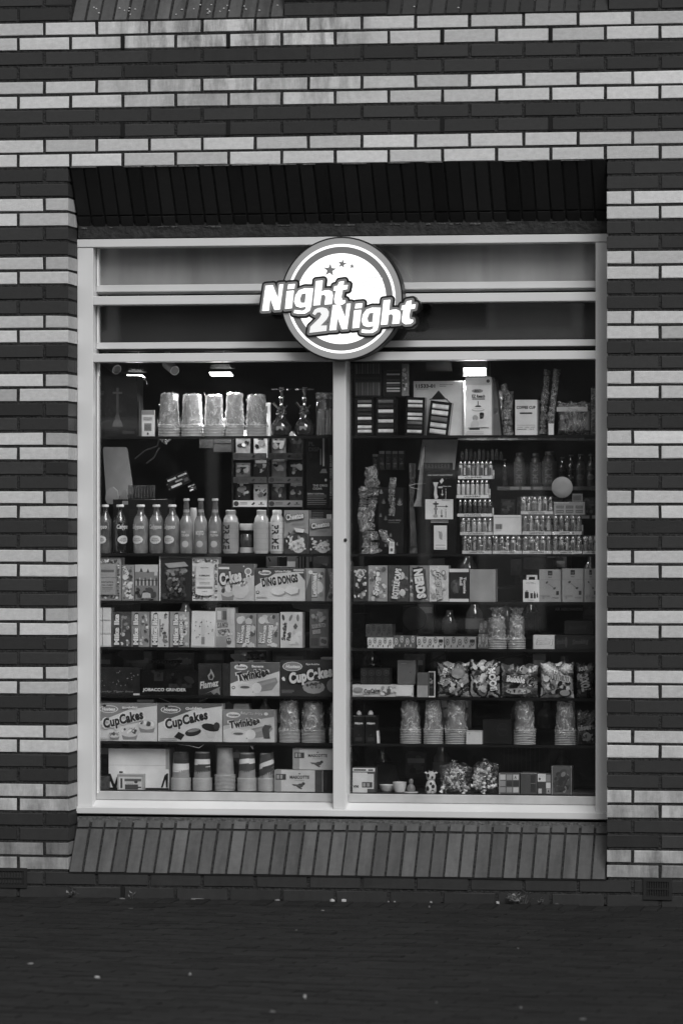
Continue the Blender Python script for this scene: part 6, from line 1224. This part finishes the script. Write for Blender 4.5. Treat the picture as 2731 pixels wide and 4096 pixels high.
# rear drinks shelf on the right
YB = .95
def rear_shelf(y, x0, x1, lb, pale):
    a, z = Q('B', x0, y, YB); b_, _ = Q('B', x1, y, YB); m = MB(); m.box(0, b_-a, -.01, .25, -.016, 0, plain(pale, .4))
    for i in range(9):
        if R.random() < .8: u = i/9*(b_-a); m.box(u+.004, u+(b_-a)/9-.008, -.0115, -.0105, -.014, -.001, plain(R.choice((.5, .15, .3, .6))))
    q = m.build('wall_shelf'); q.location = (a, YB, z); tag(q, lb, 'shelf')
    return z
zr = rear_shelf(825, 940, 1600, 'rear wall shelf carrying drink bottles deep in the right of the shop', .2)
rear_shelf(515, 700, 1600, 'upper rear wall shelf with pale edge pieces painted as glints', .25)  # its pale edge pieces stand in for highlights on the shelf
rear_shelf(1005, 940, 1600, 'lower rear wall shelf seen between the lighter trays', .05)
for i, (x0, x1, yt, tn, kd) in enumerate(((965, 1000, 652, .06, 'juice'), (1035, 1112, 612, .14, 'sport'), (1140, 1208, 615, .10, 'sport'), (1212, 1305, 605, .13, 'sport'), (1318, 1368, 640, .03, 'juice'), (1372, 1422, 625, .03, 'juice'), (1425, 1488, 620, .14, 'juice'), (1492, 1552, 620, .14, 'juice'))):
    lb = ['slim dark bottle, leftmost on the rear drinks shelf', 'dim sports drink bottle on the rear shelf nearest the lighter stack', 'second dim sports drink bottle on the rear shelf', 'third dim sports drink bottle on the rear shelf', 'dark rounded bottle on the rear shelf right of the sports drinks', 'second dark rounded bottle on the rear shelf', 'grey rounded bottle on the rear shelf with a round emblem', 'rightmost grey rounded bottle on the rear shelf'][i]
    bottle('B', x0, yt, x1, 1, lb, tn, kd, 'PRIME' if kd == 'sport' else 'Calypso', Y=YB+.01, capt=.2, lt=tn*1.2, tt=.35, group='bottles on the rear shelf', z0=822)
for i in range(6):
    x = 960+i*100; box('B', x, 892 if i % 2 else 905, x+92, 1, 'dim packet on the lower rear shelf behind the lighter trays', .08, [bl(0, 0, 1, 1, 14, .2, (.15, .04, .22)), r(.1, .6, .9, .8, .2)], z0=1002, Y=YB+.02, name='dim_packet', cat='packet', group='dim packets on the lower rear shelf')
poly_thing('B', [(490, 45), (650, 45), (652, 100), (492, 100)], .6, .01, plain(.05), 'ceiling_card', 'small dark card hanging above the numbered carton', 'card')
# deep background pieces between the lower shelves
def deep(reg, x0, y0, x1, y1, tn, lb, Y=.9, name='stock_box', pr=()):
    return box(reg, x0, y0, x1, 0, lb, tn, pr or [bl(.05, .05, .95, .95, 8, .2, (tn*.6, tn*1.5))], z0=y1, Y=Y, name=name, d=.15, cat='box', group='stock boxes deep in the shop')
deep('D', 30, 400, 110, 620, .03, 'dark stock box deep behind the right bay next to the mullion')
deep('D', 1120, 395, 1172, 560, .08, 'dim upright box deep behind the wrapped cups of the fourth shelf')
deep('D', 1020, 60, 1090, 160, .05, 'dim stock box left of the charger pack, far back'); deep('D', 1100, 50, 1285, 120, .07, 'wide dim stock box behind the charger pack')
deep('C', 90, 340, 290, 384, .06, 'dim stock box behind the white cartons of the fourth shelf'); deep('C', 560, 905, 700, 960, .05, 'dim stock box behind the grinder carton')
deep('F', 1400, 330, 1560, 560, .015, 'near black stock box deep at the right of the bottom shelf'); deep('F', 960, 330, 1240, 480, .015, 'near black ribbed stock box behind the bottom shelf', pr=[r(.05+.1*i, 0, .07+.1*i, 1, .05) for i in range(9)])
m = MB(); a, z = Q('D', 420, 430, .8); b_, _ = Q('D', 495, 430, .8); rr = b_-a  # disc imitating a round reflection in the pane
m.lathe([(rr*.9, 0), (rr, .01), (rr*.95, .02)], plain(.14, .6), 32, M=Matrix.Rotation(math.pi/2, 4, 'X')); q = m.build('reflection_disc'); q.location = (a, .8, z); tag(q, 'dim disc added as a painted reflection behind the paisley cartons', 'board')
deep('D', 345, 352, 405, 620, .11, 'tall dim column shaped box left of the painted reflection disc', Y=.85)
# cables and torn film between the shelves
for (reg, pts, Y, rr, tn, lb) in (('D', ((500, 720), (540, 690), (590, 660), (640, 635)), .7, .004, .02, 'black cable running up behind the fifth shelf of the right bay'), ('D', ((915, 690), (1000, 670), (1100, 660), (1160, 680)), .65, .005, .02, 'thick black cable sagging behind the sweet bags'),
      ('E', ((450, 20), (480, 30), (520, 48), (560, 60)), YD+.03, .0012, .55, 'strand of torn white film above the golden cupcake carton'), ('E', ((700, 40), (750, 22), (800, 12), (820, 18)), YD+.03, .0010, .5, 'second strand of torn film above the cupcake cartons'),
      ('E', ((560, 308), (640, 318), (700, 332), (745, 300), (790, 280)), YD-.012, .0010, .6, 'crumpled film strand hanging off the sixth shelf edge'), ('E', ((1020, 318), (1040, 340), (1035, 320)), YD-.012, .001, .5, 'short film shred hanging off the sixth shelf'),
      ('A', ((370, 680), (420, 640), (450, 580)), .9, .003, .05, 'dim bare twig behind the second shelf'), ('A', ((300, 650), (360, 600), (440, 570), (450, 520)), .9, .003, .06, 'dim branching wire behind the second shelf')):
    m = MB(); m.tube([(Q(reg, x, y, Y)[0], Y, Q(reg, x, y, Y)[1]) for x, y in pts], rr, plain(tn, .3), 6); tag(m.build('strand', smooth=True), lb, 'strand' if rr < .002 else 'cable')
# film tail hanging below the first cup stack
poly_thing('A', [(432, 512), (540, 512), (515, 540), (490, 565), (470, 545)], YD-.016, .003, M_FILM, 'film_tail', 'pointed tail of clear film hanging below the first cup stack', 'film')
for (x0, x1, y0, y1, tn, lb) in ((700, 790, 522, 585, .04, 'dim round base seen under the top shelf'), (792, 905, 522, 556, .05, 'shallow dim packet under the top shelf left of the acrylic rack'), (790, 905, 560, 610, .04, 'second shallow dim packet under the top shelf')):
    box('A', x0, y0, x1, 0, lb, tn, [ln(.3, .5, .7, 1, tn*.4), bl(0, 0, 1, 1, 5, .2, (tn*.8, tn*1.2))], z0=y1, Y=.75, name='dim_packet', cat='packet')

# ---------------------------------------------------------------- dark stock rack standing behind the display, its goods show in the gaps
RY = 1.05
o = empty('stock_rack', (0, RY, .05), 'dark metal stock rack deep behind the lower display shelves', 'rack'); RX0, RX1 = FX0-.15, FX1-.1
RZ = [W(1365, y, RY)[1] for y in (2345, 2535, 2725, 2912, 3110)]
for z in RZ:
    m = MB(); m.box(RX0, RX1, 0, .3, z-.05-.012, z-.05, plain(.03)); m.build('rack_board', o)
for x in (RX0, (RX0+RX1)/2, RX1-.02):
    m = MB(); m.box(x, x+.02, .301, .32, 0, RZ[0]+.2, plain(.03)); m.build('rack_post', o)
for z in RZ:
    x = RX0+.03
    while x < RX1-.12:
        w = R.uniform(.05, .16); h = R.uniform(.10, .165); tn = R.choice((.03, .05, .08, .12, .18, .3))
        if R.random() < .78:
            if R.random() < .3:
                m = MB(); rr = min(w, .08)/2; m.lathe([(rr*.9, 0), (rr, .005), (rr, h*.6), (rr*.5, h*.8), (rr*.45, h)], liquid(min(tn, .12)), 14, c=(rr, 0)); m.lathe([(rr*1.01, h*.15), (rr*1.01, h*.45)], card(tn), 14, c=(rr, 0), cap=False); q = m.build('stock_bottle', smooth=True); q.location = (x, RY+.06, z+.0005)
                tag(q, 'dim bottle on the dark rack deep behind the display', 'bottle', 'dim bottles on the rear rack')
            else:
                m = MB(); m.box(0, w, 0, .1, 0, h, card(tn), ch=.001); prints(m, w, h, [bl(.05, .05, .95, .95, 9, .2, (tn*.5, tn*1.6, .2)), r(.1, .6, .9, .78, min(.5, tn*2.5)), ln(.15, .3, .8, 3, tn*.4)]); q = m.build('stock_packet'); q.location = (x, RY+R.uniform(.01, .05), z+.0005); q.rotation_euler[2] = R.uniform(-.12, .12)
                tag(q, 'dim printed packet on the dark rack deep behind the display', 'packet', 'dim packets on the rear rack')
        x += w+R.uniform(.02, .07)
